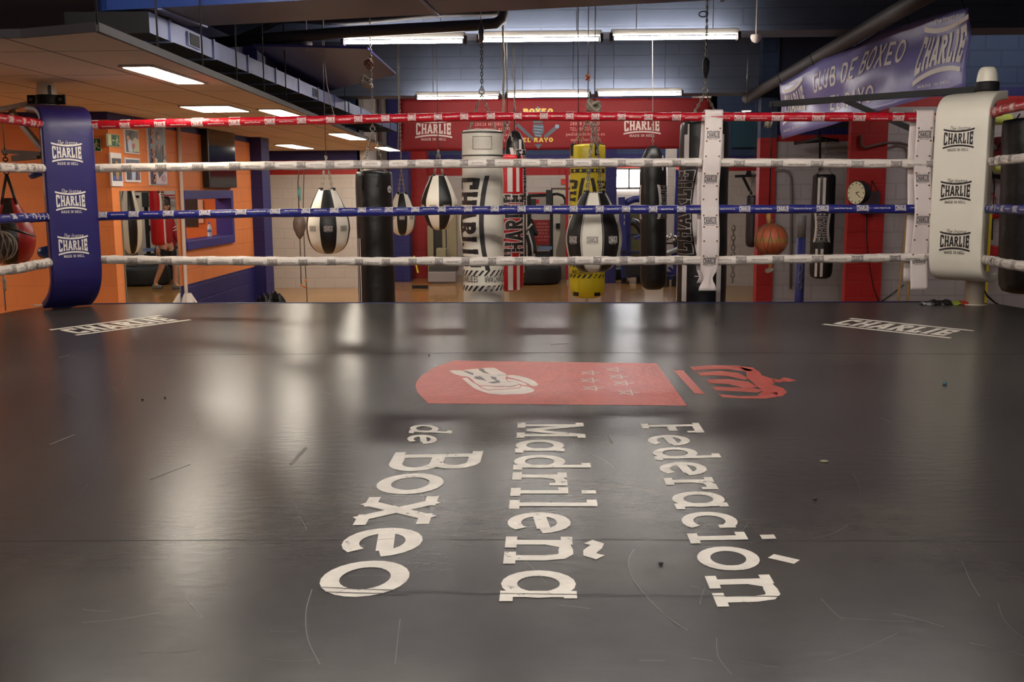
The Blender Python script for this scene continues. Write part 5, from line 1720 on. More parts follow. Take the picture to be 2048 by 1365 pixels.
# office hatch frame, the things behind it
t = thing('hatch_frame', 'blue painted frame of the office hatch in the orange wall', 'window frame', (LX, (hy0 + hy1) / 2, hz0))
W, H = hy1 - hy0, hz1 - hz0; w = .10
b = MB()
for lo, hi in (((-.2, -W / 2 - .06, -.06), (.03, -W / 2 + w * .4, H + .06)), ((-.2, W / 2 - w * .4, -.06), (.03, W / 2 + .06, H + .06)), ((-.2, -W / 2 + w * .4, -.06), (.04, W / 2 - w * .4, w * .5)), ((-.2, -W / 2 + w * .4, H - w * .5), (.03, W / 2 - w * .4, H + .06))):
    b.box(lo, hi)
b.build('frame', mat('hatch blue', lin(52, 46, 128), .45, noise=.08), t, bevel=.006)
b = MB(); b.box((-.10, -W / 2 + .05, .05), (-.095, W / 2 - .05, H - .05))
gm = bpy.data.materials.new('hatch glass'); gm.use_nodes = True
gb = gm.node_tree.nodes['Principled BSDF']; gb.inputs['Transmission Weight'].default_value = 1; gb.inputs['Roughness'].default_value = 0.0; gb.inputs['IOR'].default_value = 1.02; gb.inputs['Base Color'].default_value = (1, 1, 1, 1)
b.build('pane', gm, t)
def office(name, X, q, m, label, cat):
    Y = hy1 + 1.1 - .001 - .02 * (cat == 'paper' and q[0][0] < 420)
    a, c = P(*q[0], Y), P(*q[1], Y); b = MB(); b.box((a.x, Y - .018, c.z), (c.x, Y, a.z)); return tag(b.build(name, m), label, cat)
office('notice_board', -6.47, ((350, 396), (397, 454)), mat('notice board black', lin(44, 40, 38), .6), 'dark notice board seen through the office hatch', 'board')
o_ = office('paper_notice', -6.46, ((396, 400), (408, 446)), mat('paper', lin(222, 212, 198), .6), 'white paper notice with a blue emblem right of the dark notice board', 'paper')
office('paper_notice', -6.46, ((437, 405), (449, 442)), mat('grey paper', lin(196, 182, 170), .6), 'grey printed sheet at the right end of the office hatch', 'paper')
# bottle on the sill
p = WL(420, 482, -.08); b = MB(); h_ = .19
t = thing('water_bottle', 'small clear plastic water bottle with blue cap on the hatch sill', 'bottle', (p.x, p.y, hz0 + .05))
b.lathe([(.028, 0), (.03, .02), (.027, .06), (.03, .09), (.029, .13), (.012, .165), (.012, .175)], 16); b.build('body', mat('clear plastic', lin(196, 200, 214), .1, spec=.6), t)
b = MB(); b.lathe([(.0305, .065), (.0305, .11)], 16); b.build('wrapper', mat('bottle wrapper', lin(110, 140, 190), .4), t)
b = MB(); b.lathe([(.014, .172), (.014, .195)], 12); b.build('cap', mat('bottle cap blue', lin(40, 90, 190), .4), t)

# wall mirror
a, c = WL(239, 382), WL(363, 603)
y0, y1, z1, z0 = a.y, WL(348, 383).y, a.z, .42
t = thing('wall_mirror', 'tall frameless mirror on the orange wall below the photographs', 'mirror', (LX, (y0 + y1) / 2, z0))
b = MB(); b.box((.001, -(y1 - y0) / 2, 0), (.012, (y1 - y0) / 2, z1 - z0))
b.build('glass', [mat('mirror silver', (.86, .86, .84), .01, metal=1.0)], t)
b = MB()
for s in (-1, 1): b.box((.001, s * (y1 - y0) / 2 - .006, 0), (.014, s * (y1 - y0) / 2 + .006, z1 - z0))
b.build('edge', mat('mirror edge', lin(110, 120, 112), .3), t)

# television
t, W, H = wall_panel('television', ((400, 254), (461.5, 376)), mat('tv plastic', (.012, .012, .013), .25), 'black wall television above the office hatch', 'television', th=.09, bevel=.006)
b = MB(); g = face(W, H, .09); b.poly([g(.03, .05), g(.97, .05), g(.97, .96), g(.03, .96)]); b.build('screen', mat('tv screen', (.006, .006, .008), .08), t)

# emergency exit signs (a running figure, an arrow, a door)
M_green = mat('sign green', lin(24, 86, 50), .4); M_pale = mat('sign pale', lin(206, 214, 170), .5)
def running(g, s0, sc, b, flip=1):
    f = lambda x, y: (s0 + flip * x * sc, y)
    def seg(x0, y0, x1, y1, w):
        o = []; stroke_quads([(x0, y0), (x1, y1)], w, o, 9)
        for k, qd in enumerate(o): b.poly([g(*f(*p)) for p in (qd if flip > 0 else qd[::-1])])
    n = 10; b.poly([g(*f(.02 + .075 * cos(2 * PI * k / n) , .80 + .085 * sin(2 * PI * k / n))) for k in range(n)][::flip])
    seg(0, .70, -.02, .42, .13); seg(0, .66, -.18, .55, .05); seg(-.18, .55, -.14, .42, .05); seg(.02, .66, .18, .60, .05); seg(.18, .60, .24, .48, .05)
    seg(-.03, .45, -.16, .28, .07); seg(-.16, .28, -.12, .10, .06); seg(.02, .45, .14, .28, .07); seg(.14, .28, .34, .26, .06)
t, W, H = wall_panel('exit_sign', ((211, 267), (238, 295)), mat('sign border', lin(190, 196, 170), .5), 'green escape sign with a door and running figure on the orange wall', 'sign', th=.012)
g = face(W, H, .012); g2 = face(W, H, .0135)
b = MB(); b.poly([g(.03, .04), g(.97, .04), g(.97, .96), g(.03, .96)]); b.build('green_field', M_green, t)
b = MB(); b.poly([g2(.06, .10), g2(.32, .10), g2(.32, .94), g2(.06, .94)]); b.poly([g2(.36, .50), g2(.46, .60), g2(.46, .40)]); b.poly([g2(.45, .47), g2(.62, .47), g2(.62, .53), g2(.45, .53)])
running(g2, .77, .55, b); b.build('pictogram', M_pale, t)
# on the front-facing orange wall
a, c = P(176, 277, YA), P(203.5, 303, YA)
t = thing('exit_sign', 'green escape sign with a running figure half hidden by the blue corner pad', 'sign', ((a.x + c.x) / 2, YA, c.z))
W, H = c.x - a.x, a.z - c.z
b = MB(); b.box((-W / 2, -.012, 0), (W / 2, -.0005, H)); b.build('panel', MATS['sign border'], t)
g = lambda s, v: Vector(((s - .5) * W, -.013, v * H)); g2 = lambda s, v: Vector(((s - .5) * W, -.0145, v * H))
b = MB(); b.poly([g(.03, .04), g(.97, .04), g(.97, .96), g(.03, .96)]); b.build('green_field', M_green, t)
b = MB(); running(g2, .66, .8, b); b.poly([g2(.04, .5), g2(.14, .6), g2(.14, .4)]); b.poly([g2(.13, .47), g2(.30, .47), g2(.30, .53), g2(.13, .53)]); b.build('pictogram', M_pale, t)

# photographs and the poster: generic figures of boxers
SK = lin(196, 150, 120); WT = lin(214, 212, 214); DK = lin(44, 40, 38)
def picture(q, label, bg, border, figs, name='photograph', cat='photograph', scale=7):
    t, W, H = wall_panel(name, q, mat('photo paper', lin(222, 216, 214), .4), label, cat, th=.018)
    g = face(W, H, .018); b = MB(); x0, y0, x1, y1 = border
    b.poly([g(x0, y0), g(x1, y0), g(x1, y1), g(x0, y1)]); b.build('print', bg, t)
    for k, (col, pts) in enumerate(figs):
        g2 = face(W, H, .0195 + .0008 * k); b = MB(); b.poly([g2(*p) for p in pts]); b.build('figure', mat('print tone %d %d %d' % tuple(int(255 * v) for v in col), col, .4), t)
    return t, W, H
def oval(cx, cy, rx, ry, n=12): return [(cx + rx * cos(2 * PI * k / n), cy + ry * sin(2 * PI * k / n)) for k in range(n)]
picture(((245, 257), (276, 309)), 'framed photograph of two boxers close together, beside the escape sign', pmat('photo dark hall', [DK, lin(60, 66, 60), lin(38, 44, 70)], 9), (.04, .05, .97, .97),
        [(lin(190, 196, 214), [(.2, .08), (.5, .06), (.52, .5), (.35, .6), (.15, .5)]), (lin(186, 188, 160), [(.55, .08), (.95, .1), (.96, .6), (.7, .7), (.5, .55)]), (SK, oval(.2, .62, .11, .11)), (lin(70, 58, 50), oval(.48, .76, .14, .13)), (lin(190, 90, 80), oval(.56, .33, .1, .1))])
picture(((217, 305), (243, 373)), 'tall white edged photograph of a boxer posing under the escape sign', pmat('photo gym blue', [DK, lin(60, 58, 50), lin(58, 70, 140)], 8), (.08, .16, .95, .84),
        [(lin(60, 78, 150), [(.1, .18), (.93, .18), (.93, .30), (.1, .30)]), (lin(150, 130, 84), [(.4, .2), (.62, .2), (.68, .5), (.6, .66), (.36, .62), (.34, .45)]), (lin(170, 146, 96), oval(.48, .71, .10, .05))])
picture(((246, 315), (279, 365)), 'white edged photograph of a group at ringside, below the photograph of two boxers', pmat('photo ringside', [DK, lin(84, 96, 120), lin(60, 44, 50)], 9, seed=3), (.05, .09, .96, .93),
        [(lin(176, 190, 216), [(.38, .1), (.62, .1), (.66, .45), (.5, .55), (.4, .45)]), (lin(120, 60, 60), [(.72, .1), (.85, .1), (.85, .4), (.74, .45)]), (lin(50, 52, 62), [(.1, .1), (.3, .1), (.32, .42), (.12, .42)]), (SK, oval(.22, .48, .07, .07)), (SK, oval(.55, .6, .07, .07)), (SK, oval(.8, .48, .06, .06))])
t, W, H = picture(((291, 250), (333, 371)), 'tall dark fight poster with a man in a black vest and sideways lettering', pmat('poster dark', [lin(40, 34, 36), lin(62, 52, 50), lin(96, 80, 80)], 5, seed=5), (.02, .01, .99, .99),
        [(lin(58, 40, 96), [(.02, .01), (.12, .01), (.12, .99), (.02, .99)]), (lin(206, 190, 200), [(.30, .02), (.97, .02), (.97, .30), (.75, .22), (.5, .12), (.35, .3)]),
         (lin(26, 22, 24), [(.42, .34), (.74, .34), (.80, .62), (.66, .70), (.5, .70), (.38, .62)]), (SK, [(.50, .70), (.62, .70), (.57, .56)]), (SK, oval(.56, .83, .09, .065)), (lin(50, 36, 30), oval(.56, .885, .09, .035)),
         (lin(190, 140, 116), [(.80, .5), (.88, .5), (.90, .68), (.80, .70)]), (lin(226, 214, 206), oval(.84, .40, .10, .05)), (lin(214, 196, 190), oval(.34, .42, .09, .04)), (lin(190, 150, 170), oval(.75, .12, .12, .06))], name='fight_poster', cat='poster')
b = MB(); g2 = face(W, H, .0275)
q = place_text('PIERO RD', 0, 0, 1, 1, w=.22, slab=True, step=.5)
print_on(b, q, lambda u, v: g2(.15 + .16 * v, .05 + .90 * (u))); b.build('printed_title', mat('poster orange', lin(206, 140, 104), .5), t)

# white pipe on the wall with a crumpled paper wrap at its foot
b = MB(); a_ = WL(356.5, 250, .026); c_ = WL(372, 590, .026)
b.tube([(a_.x, a_.y, 2.72), (a_.x, a_.y - .01, 2.0), (c_.x, c_.y, c_.z), (c_.x, c_.y, .02)], .024, 10)
tag(b.build('wall_pipe', mat('cream pipe', lin(214, 198, 184), .5)), 'cream vertical pipe on the orange wall between the mirror and the hatch', 'pipe')
rr = random.Random(3); b = MB()
base = Vector((c_.x + .02, c_.y, c_.z - .10))
for k in range(9):
    a1 = 2 * PI * k / 9; a2 = 2 * PI * (k + 1) / 9
    f = lambda a, z, r_: base + Vector((r_ * cos(a) * .8, r_ * sin(a), z))
    r1, r2 = rr.uniform(.10, .16), rr.uniform(.10, .16)
    b.poly([f(a1, 0, r1), f(a2, rr.uniform(-.02, .03), r2), f(a2, .12, .05), f(a1, .12, .05)])
tag(b.build('crumpled_paper', mat('crumpled white paper', lin(226, 214, 206), .7), solid=.004), 'crumpled white wrap at the foot of the cream wall pipe', 'paper')

# dark heap of bags on the floor by the blue column
rr = random.Random(9)
def heap(c, r, h, n, m, label, name, cat):
    b = MB(); c = Vector(c)
    b.sheet(lambda u, v: c + Vector((r * u * cos(2 * PI * v) * (1 + .25 * sin(5 * 2 * PI * v + 1)), r * .8 * u * sin(2 * PI * v) * (1 + .2 * sin(3 * 2 * PI * v)), max(0, h * (1 - u ** 2.2) * (1 + .3 * sin(9 * u + 4 * 2 * PI * v) + .2 * sin(23 * u - 6 * 2 * PI * v))))), 14, 28)
    return tag(b.build(name, m, sub=1), label, cat)
p = G(540, 612, 0)
heap((wx(535, 14.4), 14.4, 0), .46, .42, 0, M_black, 'crumpled black gym bag heap on the floor at the blue column', 'gym_bag', 'bag')

# ------------------------------------------------------------------ right wall things
def fpt(x, y, Y): return P(x, y, Y)
# bracket that carries the slim bag
yb = 13.6
t = thing('wall_bracket', 'dark wall bracket with diagonal braces that carries the slim black bag', 'wall bracket', (P(1640, 285, 14.4).x, 14.5, P(1640, 285, 14.4).z)); o = -Vector(t.location)
for (a, c, w_) in (((1640, 272, 13.5), (1640, 276, 14.5), .05), ((1588, 286, 14.1), (1676, 280, 14.1), .035), ((1640, 262, 13.5), (1640, 340, 14.48), .03), ((1590, 288, 14.1), (1640, 276, 13.6), .03), ((1676, 282, 14.1), (1640, 276, 13.6), .03)):
    b = MB(); b.bar(P(*a) + o, P(*c) + o, w_); b.build('arm', M_dark, t)
# wall bracket in the recess behind
t = thing('wall_bracket', 'dark wall bracket in the recess right of the biggest bag', 'wall bracket', P(1500, 352, 20.7)); o = -Vector(t.location)
for (a, c, w_) in (((1470, 353, 20.0), (1517, 351, 20.0), .05), ((1496, 350, 20.0), (1498, 346, 20.75), .08), ((1486, 354, 20.1), (1503, 388, 20.75), .04)):
    b = MB(); b.bar(P(*a) + o, P(*c) + o, w_); b.build('arm', M_dark, t)
# conduit
pts = [P(1550, 341, 14.45), P(1568, 341, 14.45), P(1577, 345, 14.45), P(1582, 356, 14.45), P(1583, 400, 14.45), P(1581, 578, 14.45)]
b = MB(); b.tube(pts, .018, 8); tag(b.build('wall_conduit', mat('grey white conduit', lin(120, 112, 110), .6)), 'thin bent conduit on the grey wall between red column and slim bag', 'pipe')
pts = [P(1722, 270, RY - .15), P(1722, 290, RY - .15), P(1730, 296, RY - .15), P(1770, 286, RY - .15), P(1800, 286, RY - .04), P(1815, 290, RY - .04), P(1820, 300, RY - .04), P(1822, 420, RY - .04)]
b = MB(); b.tube(pts, .016, 8); tag(b.build('wall_conduit', mat('dull conduit', lin(96, 74, 72), .6)), 'bent conduit crossing the top of the red pillar on the right wall', 'pipe')
# short blue post with a chain link
Y_ = 12.4; a = P(1604, 432, Y_); r = 9 * mpp(a)
t = thing('short_post', 'short round blue post with a bare grey top beside the slim bag', 'post', (a.x, Y_, 0))
b = MB(); b.lathe([(r, 0), (r, a.z - .26)], 20); b.build('pole', mat('scuffed blue paint', lin(40, 44, 110), .45, noise=.3, nscale=12), t)
b = MB(); b.lathe([(r * .98, a.z - .26), (r * .98, a.z), (r * .9, a.z + .004)], 20); b.build('bare_top', mat('bare steel top', lin(110, 106, 106), .5, noise=.35, nscale=14), t)
b = MB(); 
for k in range(3): b.tube([(-.01 + .018 * sin(q * PI / 5), -r - .012, 1.0 - k * .1 + .05 * cos(q * PI / 5)) for q in range(10)], .006, 5, closed=True)
b.build('chain', M_steel, t)
# clock and black speaker on the red pillar
yk = RY - .12
a = P(1716, 386, yk - .12); r = 24 * mpp(a)
t = thing('wall_clock', 'round wall clock with cream face tilted off the red pillar', 'clock', a); t.rotation_euler = (0, 0, math.radians(-60))
def disc(r, y0, y1, seg=36):
    b = MB(); n = seg; f = [Vector((r * sin(2 * PI * k / n), y0, -r * cos(2 * PI * k / n))) for k in range(n)]; g_ = [Vector((p.x, y1, p.z)) for p in f]
    b.poly(f[::-1]); b.poly(g_)
    for k in range(n): j = (k + 1) % n; b.poly([f[k], f[j], g_[j], g_[k]], 0, True)
    return b
disc(r, -.03, .05).build('case', M_dark, t); disc(r * .93, -.034, -.029).build('dial', mat('clock dial', lin(226, 220, 186), .5), t)
b = MB(); b.bar((0, -.037, 0), (.05, -.037, .012), .010, .003, up=(0, 1, 0)); b.build('hour_hand', M_blackprint, t)
b = MB(); b.bar((0, -.039, 0), (.07, -.039, -.055), .007, .003, up=(0, 1, 0)); b.build('minute_hand', M_blackprint, t)
b = MB()
for k in range(12):
    a_ = 2 * PI * k / 12; b.bar((r * .74 * sin(a_), -.036, r * .74 * cos(a_)), (r * .86 * sin(a_), -.036, r * .86 * cos(a_)), .010, .003, up=(0, 1, 0))
b.build('hour_marks', M_blackprint, t)
a, c = P(1722, 383, yk - .1), P(1757, 428, yk - .1)
t = thing('speaker_box', 'black box hanging tilted from a hook on the red pillar beside the clock', 'speaker', ((a.x + c.x) / 2, yk - .11, c.z), math.radians(-12))
W, H = (c.x - a.x) * .95, a.z - c.z
b = MB(); b.box((-W / 2, -.09, 0), (W / 2, .09, H)); b.build('box', mat('black box', (.02, .016, .018), .6), t, bevel=.008)
b = MB(); b.box((-W / 2 + .01, -.094, .01), (W / 2 - .03, -.0905, H - .01)); b.build('grille', mat('maroon grille', lin(50, 22, 30), .7), t)
b = MB(); b.tube([(0, 0, H), (.02, .09, H + .13)], .006, 6); b.tube([(W / 2 - .02, 0, H), (.02, .09, H + .13)], .006, 6); b.build('wire', M_dark, t)
b = MB(); b.tube([P(1733, 428, yk - .02), P(1733, 480, yk - .02), P(1740, 540, yk - .02), P(1748, 580, yk - .02), P(1758, 604, yk - .02)], .006, 5); tag(b.build('cable', M_dark), 'black cable running down the red pillar from the box', 'cable')
b = MB(); b.tube([P(1762, 604, RY - .02), P(1782, 590, RY - .02), P(1808, 570, RY - .02)], .006, 5); tag(b.build('cable', M_dark), 'black cable looping across the white blocks towards the bamboo poles', 'cable')
# bamboo poles
M_bamboo = mat('bamboo', lin(176, 140, 84), .55, noise=.2, nscale=10)
for (x0, y0, x1, y1, lb) in ((1818, 395, 1795, 612, 'left bamboo pole leaning on the right wall'), (1826, 410, 1815, 612, 'right bamboo pole leaning on the right wall behind the strap')):
    a, c = P(x0, y0, RY - .05), P(x1, y1, RY - .35); d = (c - a); c = a + d * ((a.z - .02) / (a.z - c.z))
    t = thing('bamboo_pole', lb, 'pole', c); b = MB(); n = 9
    pts = []; rr_ = []
    for k in range(n):
        for e, rq in ((0, .019), (.06, .016), (.94, .016)): pts.append(c.lerp(a, (k + e) / n) - c); rr_.append(rq)
    b.tube(pts, rr_, 8); b.build('cane', M_bamboo, t)

# green foam rolls, red shield and gear past the white post
def roll(x0, x1, y, Y, rpx, label):
    a, c = P(x0, y, Y), P(x1, y, Y); r = rpx * mpp(a); b = MB()
    b.tube([a, a.lerp(c, .04), a.lerp(c, .9), c], [r * .8, r, r, r * .75], 16)
    t = thing('foam_roll', label, 'foam roll', a); b.v = [v - a for v in b.v]; b.build('roll', mat('lime foam', lin(178, 186, 92), .7), t)
    b = MB(); b.tube([c - a, c - a + Vector((.06, 0, 0))], r * .22, 8); b.build('handle', M_dark, t)
roll(1984, 2024, 239, 12.5, 11, 'upper lime green foam grip right of the white post')
roll(1988, 2013, 337, 12.5, 9, 'lower lime green foam grip right of the white post')
t = thing('gym_rack', 'dark wall rack with red board and bent steel bar right of the white post', 'rack', (P(2005, 420, 12.6).x, 12.6, P(2005, 420, 12.6).z)); o = -Vector(t.location)
b = MB(); c_ = P(1998, 308, 12.8); r = 34 * mpp(c_)
b.poly([c_ + o + Vector((r * sin(2 * PI * k / 28), 0, r * cos(2 * PI * k / 28))) for k in range(28)]); b.build('red_board', mat('dark red board', lin(96, 14, 16), .5), t, solid=.03)
for (a, c, w_) in (((1980, 318, 12.6), (2034, 312, 12.6), .05), ((2028, 260, 12.6), (2024, 348, 12.6), .07), ((2040, 228, 12.3), (1992, 300, 12.6), .012), ((1982, 352, 12.6), (2012, 356, 12.6), .05), ((2020, 345, 12.6), (2024, 360, 12.6), .1)):
    b = MB(); b.bar(P(*a) + o, P(*c) + o, w_); b.build('bar', M_dark, t)
b = MB(); b.box(tuple(P(2018, 348, 12.62) + o), tuple(P(2030, 304, 12.62) + o + Vector((0, .03, 0)))); b.build('red_plate', M_red, t)
b = MB(); b.bar(P(1966, 304, 12.4) + o, P(1990, 294, 12.4) + o, .08, .05); b.build('clamp', M_steel, t)
b = MB(); b.tube([P(1984, 342, 12.985), P(1989, 370, 12.985), P(1986, 420, 12.985), P(1984, 480, 12.985)], .008, 6); tag(b.build('cable', M_dark), 'black cable hanging beside the white post below the foam grips', 'cable')
b = MB(); b.tube([P(1962, 560, 7.75), P(1968, 580, 8.0), P(1974, 592, 8.6), P(1990, 606, 8.6), P(2010, 616, 8.6), Vector((P(2020, 616, 8.6).x, 8.7, .01))], .008, 6); tag(b.build('cable', M_dark), 'thick black cable curving away at the foot of the white post', 'cable')
a = P(1992, 428, 12.7); b = MB(); b.lathe([(.02, -.06), (.12, -.04), (.14, .02), (.10, .07), (.02, .08)], 16, a); b.tube([a + Vector((0, 0, .06)), a + Vector((0, .05, .2)), Vector((a.x, RY + .01, a.z + .3))], .008, 5); tag(b.build('red_glove', M_red), 'red padded glove shape hanging right of the white post below the blue rope', 'glove')
b = MB(); a = P(2000, 503, 12.7); b.box(tuple(a - Vector((.05, .02, .06))), tuple(a + Vector((.05, .30, .06)))); tag(b.build('red_tin', M_red, bevel=.008), 'small red tin low on the wall right of the white post', 'tin')
a = P(1976, 480, 12.2); b = MB(); b.bar(a + Vector((0, 0, .42)), Vector((a.x, a.y, 0)), .05, .03); tag(b.build('yellow_tube', mat('yellow plastic', lin(220, 200, 50), .4)), 'upright yellow plastic strip right of the white post', 'strip')

# ------------------------------------------------------------------ things lying on the canvas
q0_ = G(1830, 604); t = thing('wrapped_packet', 'flat plastic wrapped packet in black, lime and red lying by the white post', 'packet', G(1875, 605)); o = -Vector(t.location)
xs = [1832, 1848, 1868, 1890, 1908, 1921]
mm = [mat('clear wrap', lin(170, 168, 168), .15, spec=.8), mat('packet black', (.02, .018, .018), .25), mat('packet black', (.02, .018, .018), .25), mat('packet lime', lin(150, 160, 60), .3), mat('packet red', lin(180, 50, 30), .35)]
for k, nm_ in enumerate(('wrap', 'sleeve', 'sleeve', 'lime_end', 'red_end')):
    a, c = G(xs[k], 606), G(xs[k + 1], 606); b = MB(); z_ = .012 + .018 * (k in (1, 2)) + .010 * (k in (3, 4))
    b.sheet(lambda u, v: Vector((lerp(a.x, c.x, u), 7.52 + .10 * v, HC + .002 + z_ * sin(PI * v) + .005 * sin(7 * u + 5 * k))) + o, 4, 6); b.build(nm_, mm[k], t, solid=.004)
rr = random.Random(4)
a = G(90, 612); b = MB()
b.sheet(lambda u, v: Vector((a.x + (u - .5) * .16, a.y - .03 + (v - .5) * .06, HC + .004 + .008 * sin(9 * u + 5 * v) ** 2)), 8, 4)
tag(b.build('paper_scrap', M_whiteprint, solid=.002), 'small white scrap on the canvas edge left of the blue post', 'scrap')
a = G(1648, 925); b = MB(); b.lathe([(.001, 0), (.010, .002), (.010, .005), (.001, .007)], 10, a); o_ = b.build('seed_husk', mat('husk', lin(150, 150, 120), .6)); o_.scale = (1.3, .7, 1); tag(o_, 'tiny pale husk lying alone on the canvas right of the lettering', 'husk')
a = G(1889, 770); b = MB(); b.lathe([(.001, 0), (.011, .003), (.008, .010), (.001, .012)], 8, a); tag(b.build('plastic_bead', mat('teal bead', lin(50, 110, 120), .4)), 'tiny teal bead on the right part of the canvas', 'bead')
for k, (x, y) in enumerate(((285, 801), (330, 797), (1432, 648), (1630, 1000), (1322, 1130), (858, 712))):
    a = G(x, y); b = MB(); b.lathe([(.001, 0), (.006, .002), (.005, .005), (.001, .006)], 7, a)
    tag(b.build('crumb', M_blackprint), 'dark crumb scattered on the ring canvas', 'crumb', 'dark crumbs on the canvas')

# ------------------------------------------------------------------ gym equipment at the far end
M_beige = mat('beige machine paint', lin(150, 138, 108), .45, noise=.1)
M_gymblue = mat('gym blue paint', lin(38, 40, 118), .4, noise=.12)
M_rubber = mat('tyre rubber', (.012, .012, .012), .65, noise=.4, nscale=12, bump=.4, bscale=12)
# weight machine between the red column and the white bag
Y_ = 22.4
def bx(mb, x0, y0, x1, y1, Y, d): a, c = P(x0, y1, Y), P(x1, y0, Y); mb.box((a.x, Y, a.z), (c.x, Y + d, c.z))
t = thing('weight_machine', 'beige weight stack machine between the red column and the large white bag', 'gym machine', (P(888, 500, Y_).x, Y_, 0)); o = -Vector(t.location)
def mpart(name, rects, m, Y=Y_, d=.12, bevel=.006):
    b = MB()
    for r_ in rects: bx(b, *r_, Y, d)
    b.v = [v + o for v in b.v]; return b.build(name, m, t, bevel=bevel)
mpart('upright', [(897, 400, 912, 545)], M_beige, d=.3); mpart('upright', [(856, 452, 866, 545)], M_beige)
mpart('housing', [(866, 455, 892, 530)], mat('dark machine housing', lin(44, 42, 36), .5), Y=Y_ + .1)
mpart('guide', [(885, 460, 891, 520)], M_beige); mpart('seat_pad', [(872, 497, 892, 520)], M_beige, Y=Y_ - .3, d=.3, bevel=.02)
mpart('foot_plate', [(858, 533, 912, 545)], mat('dark foot plate', lin(70, 64, 62), .5), Y=Y_ - .7, d=.7); mpart('step', [(856, 545, 911, 564)], mat('grey step', lin(150, 142, 142), .5), Y=Y_ - .9, d=.3)
# yellow brush by the red column
b = MB(); b.bar(P(828, 512, 20.5), P(836, 546, 20.5), .03); t = thing('floor_brush', 'yellow handled floor brush standing at the foot of the red column', 'brush', (P(836, 550, 20.5).x, 20.5, 0)); o = -Vector(t.location); b.v = [v + o for v in b.v]; b.build('handle', mat('yellow plastic', lin(220, 200, 50), .4), t)
b = MB(); b.box((-.12, -.05, 0), (.2, .05, .06)); b.build('brush_head', M_dark, t)
# tractor tyres
def tyre(x, Y, z, R_, w, label, ry=0.0):
    t = thing('tractor_tyre', label, 'tyre', (x, Y, z))
    b = MB(); prof = [(R_ * .55, .02), (R_ * .8, 0), (R_ * .97, .03), (R_, w * .2), (R_ * 1.0, w * .8), (R_ * .97, w - .03), (R_ * .8, w), (R_ * .55, w - .02), (R_ * .52, w * .5), (R_ * .55, .02)]
    b.lathe(prof, 48, wob=lambda th, z_: .012 * (1 if int(th * 7.6) % 2 else 0) if .1 * w < z_ < .9 * w else 0)
    b.f = b.f[:-2]; b.m = b.m[:-2]; b.sm = b.sm[:-2]
    b.build('tread', M_rubber, t); return t
tyre(P(1070, 560, 21.6).x, 21.6, 0, .55, .40, 'big black tractor tyre lying on the floor left of the yellow bag')
tyre(P(1205, 560, 22.6).x + .1, 22.8, 0, .5, .26, 'smaller black tyre lying on the floor behind the yellow bag')
# wall mirror/noticeboard area behind the tyres
Y_ = 23.5
b = MB(); bx(b, 1064, 440, 1106, 490, Y_ - .06, .02); t = thing('red_notice', 'red notice board with white lettering at the back wall between red and yellow bag', 'notice board', (P(1085, 490, Y_).x, Y_ - .06, P(1085, 490, Y_).z)); o = -Vector(t.location)
b.v = [v + o for v in b.v]; b.build('board', mat('notice red', lin(160, 34, 34), .5), t)
a, c = P(1064, 490, Y_ - .07), P(1106, 440, Y_ - .07)
b = MB()
for k, s in enumerate(('BUSCAMOS', 'A LOS MEJORES', 'BOXEADORES', 'UNETE AL', 'CLUB DE BOXEO', 'www.charlie.es')[:6]):
    w_ = (.5, .62, .6, .5, .8, .5)[k]
    q = place_text(s, .5 - w_ / 2, .82 - .13 * k, w_, .06, w=.18, slab=False, step=2)
    print_on(b, q, lambda u, v: Vector((lerp(a.x, c.x, u), a.y - .001, lerp(a.z, c.z, v))) + o)
b.build('printed_lines', mat('pale red print', lin(222, 150, 140), .5), t)
t = thing('door_white', None, None, (P(1120, 555, Y_).x, Y_ - .03, 0)); struct(t); o = -Vector(t.location)
b = MB(); bx(b, 1105, 378, 1140, 552, Y_ - .05, .04); b.v = [v + o for v in b.v]; struct(b.build('door_panel', mat('white door', lin(206, 198, 180), .5), t))
b = MB(); bx(b, 1104, 376, 1141, 379, Y_ - .07, .04); bx(b, 1102, 376, 1105, 552, Y_ - .07, .04); b.v = [v + o for v in b.v]; struct(b.build('door_frame', mat('brown door frame', lin(92, 70, 50), .5), t))
b = MB(); bx(b, 1112, 447, 1121, 458, Y_ - .09, .04); b.v = [v + o for v in b.v]; struct(b.build('door_lock', M_dark, t))
# cable crossover station in front of it
Y_ = 22.9
t = thing('cable_station', 'dark cable training station with pulleys left of the white door', 'gym machine', (P(1070, 520, Y_).x, Y_, 0)); o = -Vector(t.location)
for (a, c, w_) in (((1058, 392, 22.9), (1060, 550, 22.9), .09), ((1103, 392, 22.9), (1103, 550, 22.9), .07), ((1056, 392, 22.9), (1106, 390, 22.9), .07), ((1060, 545, 22.5), (1104, 545, 22.5), .10), ((1060, 440, 22.8), (1072, 470, 22.6), .08), ((1058, 462, 22.6), (1066, 505, 22.4), .14)):
    b = MB(); b.bar(P(*a) + o, P(*c) + o, w_); b.build('frame_bar', M_dark, t)
b = MB(); b.tube([P(1056, 458, 22.3) + o, P(1064, 448, 22.3) + o], .025, 6); b.tube([P(1054, 470, 22.3) + o, P(1056, 462, 22.3) + o, P(1064, 490, 22.3) + o, P(1066, 512, 22.3) + o], .02, 6); b.build('handle', mat('white tube', lin(200, 196, 190), .4), t)
b = MB(); bx(b, 1062, 398, 1072, 412, 22.7, .2); bx(b, 1092, 380, 1104, 410, 22.7, .2); b.v = [v + o for v in b.v]; b.build('pads', mat('dark pads', lin(34, 40, 38), .5), t)
b = MB(); bx(b, 1078, 494, 1104, 500, 22.6, .25); b.v = [v + o for v in b.v]; b.build('bench_pad', mat('pale blue pad', lin(112, 130, 168), .5), t)
b = MB(); 
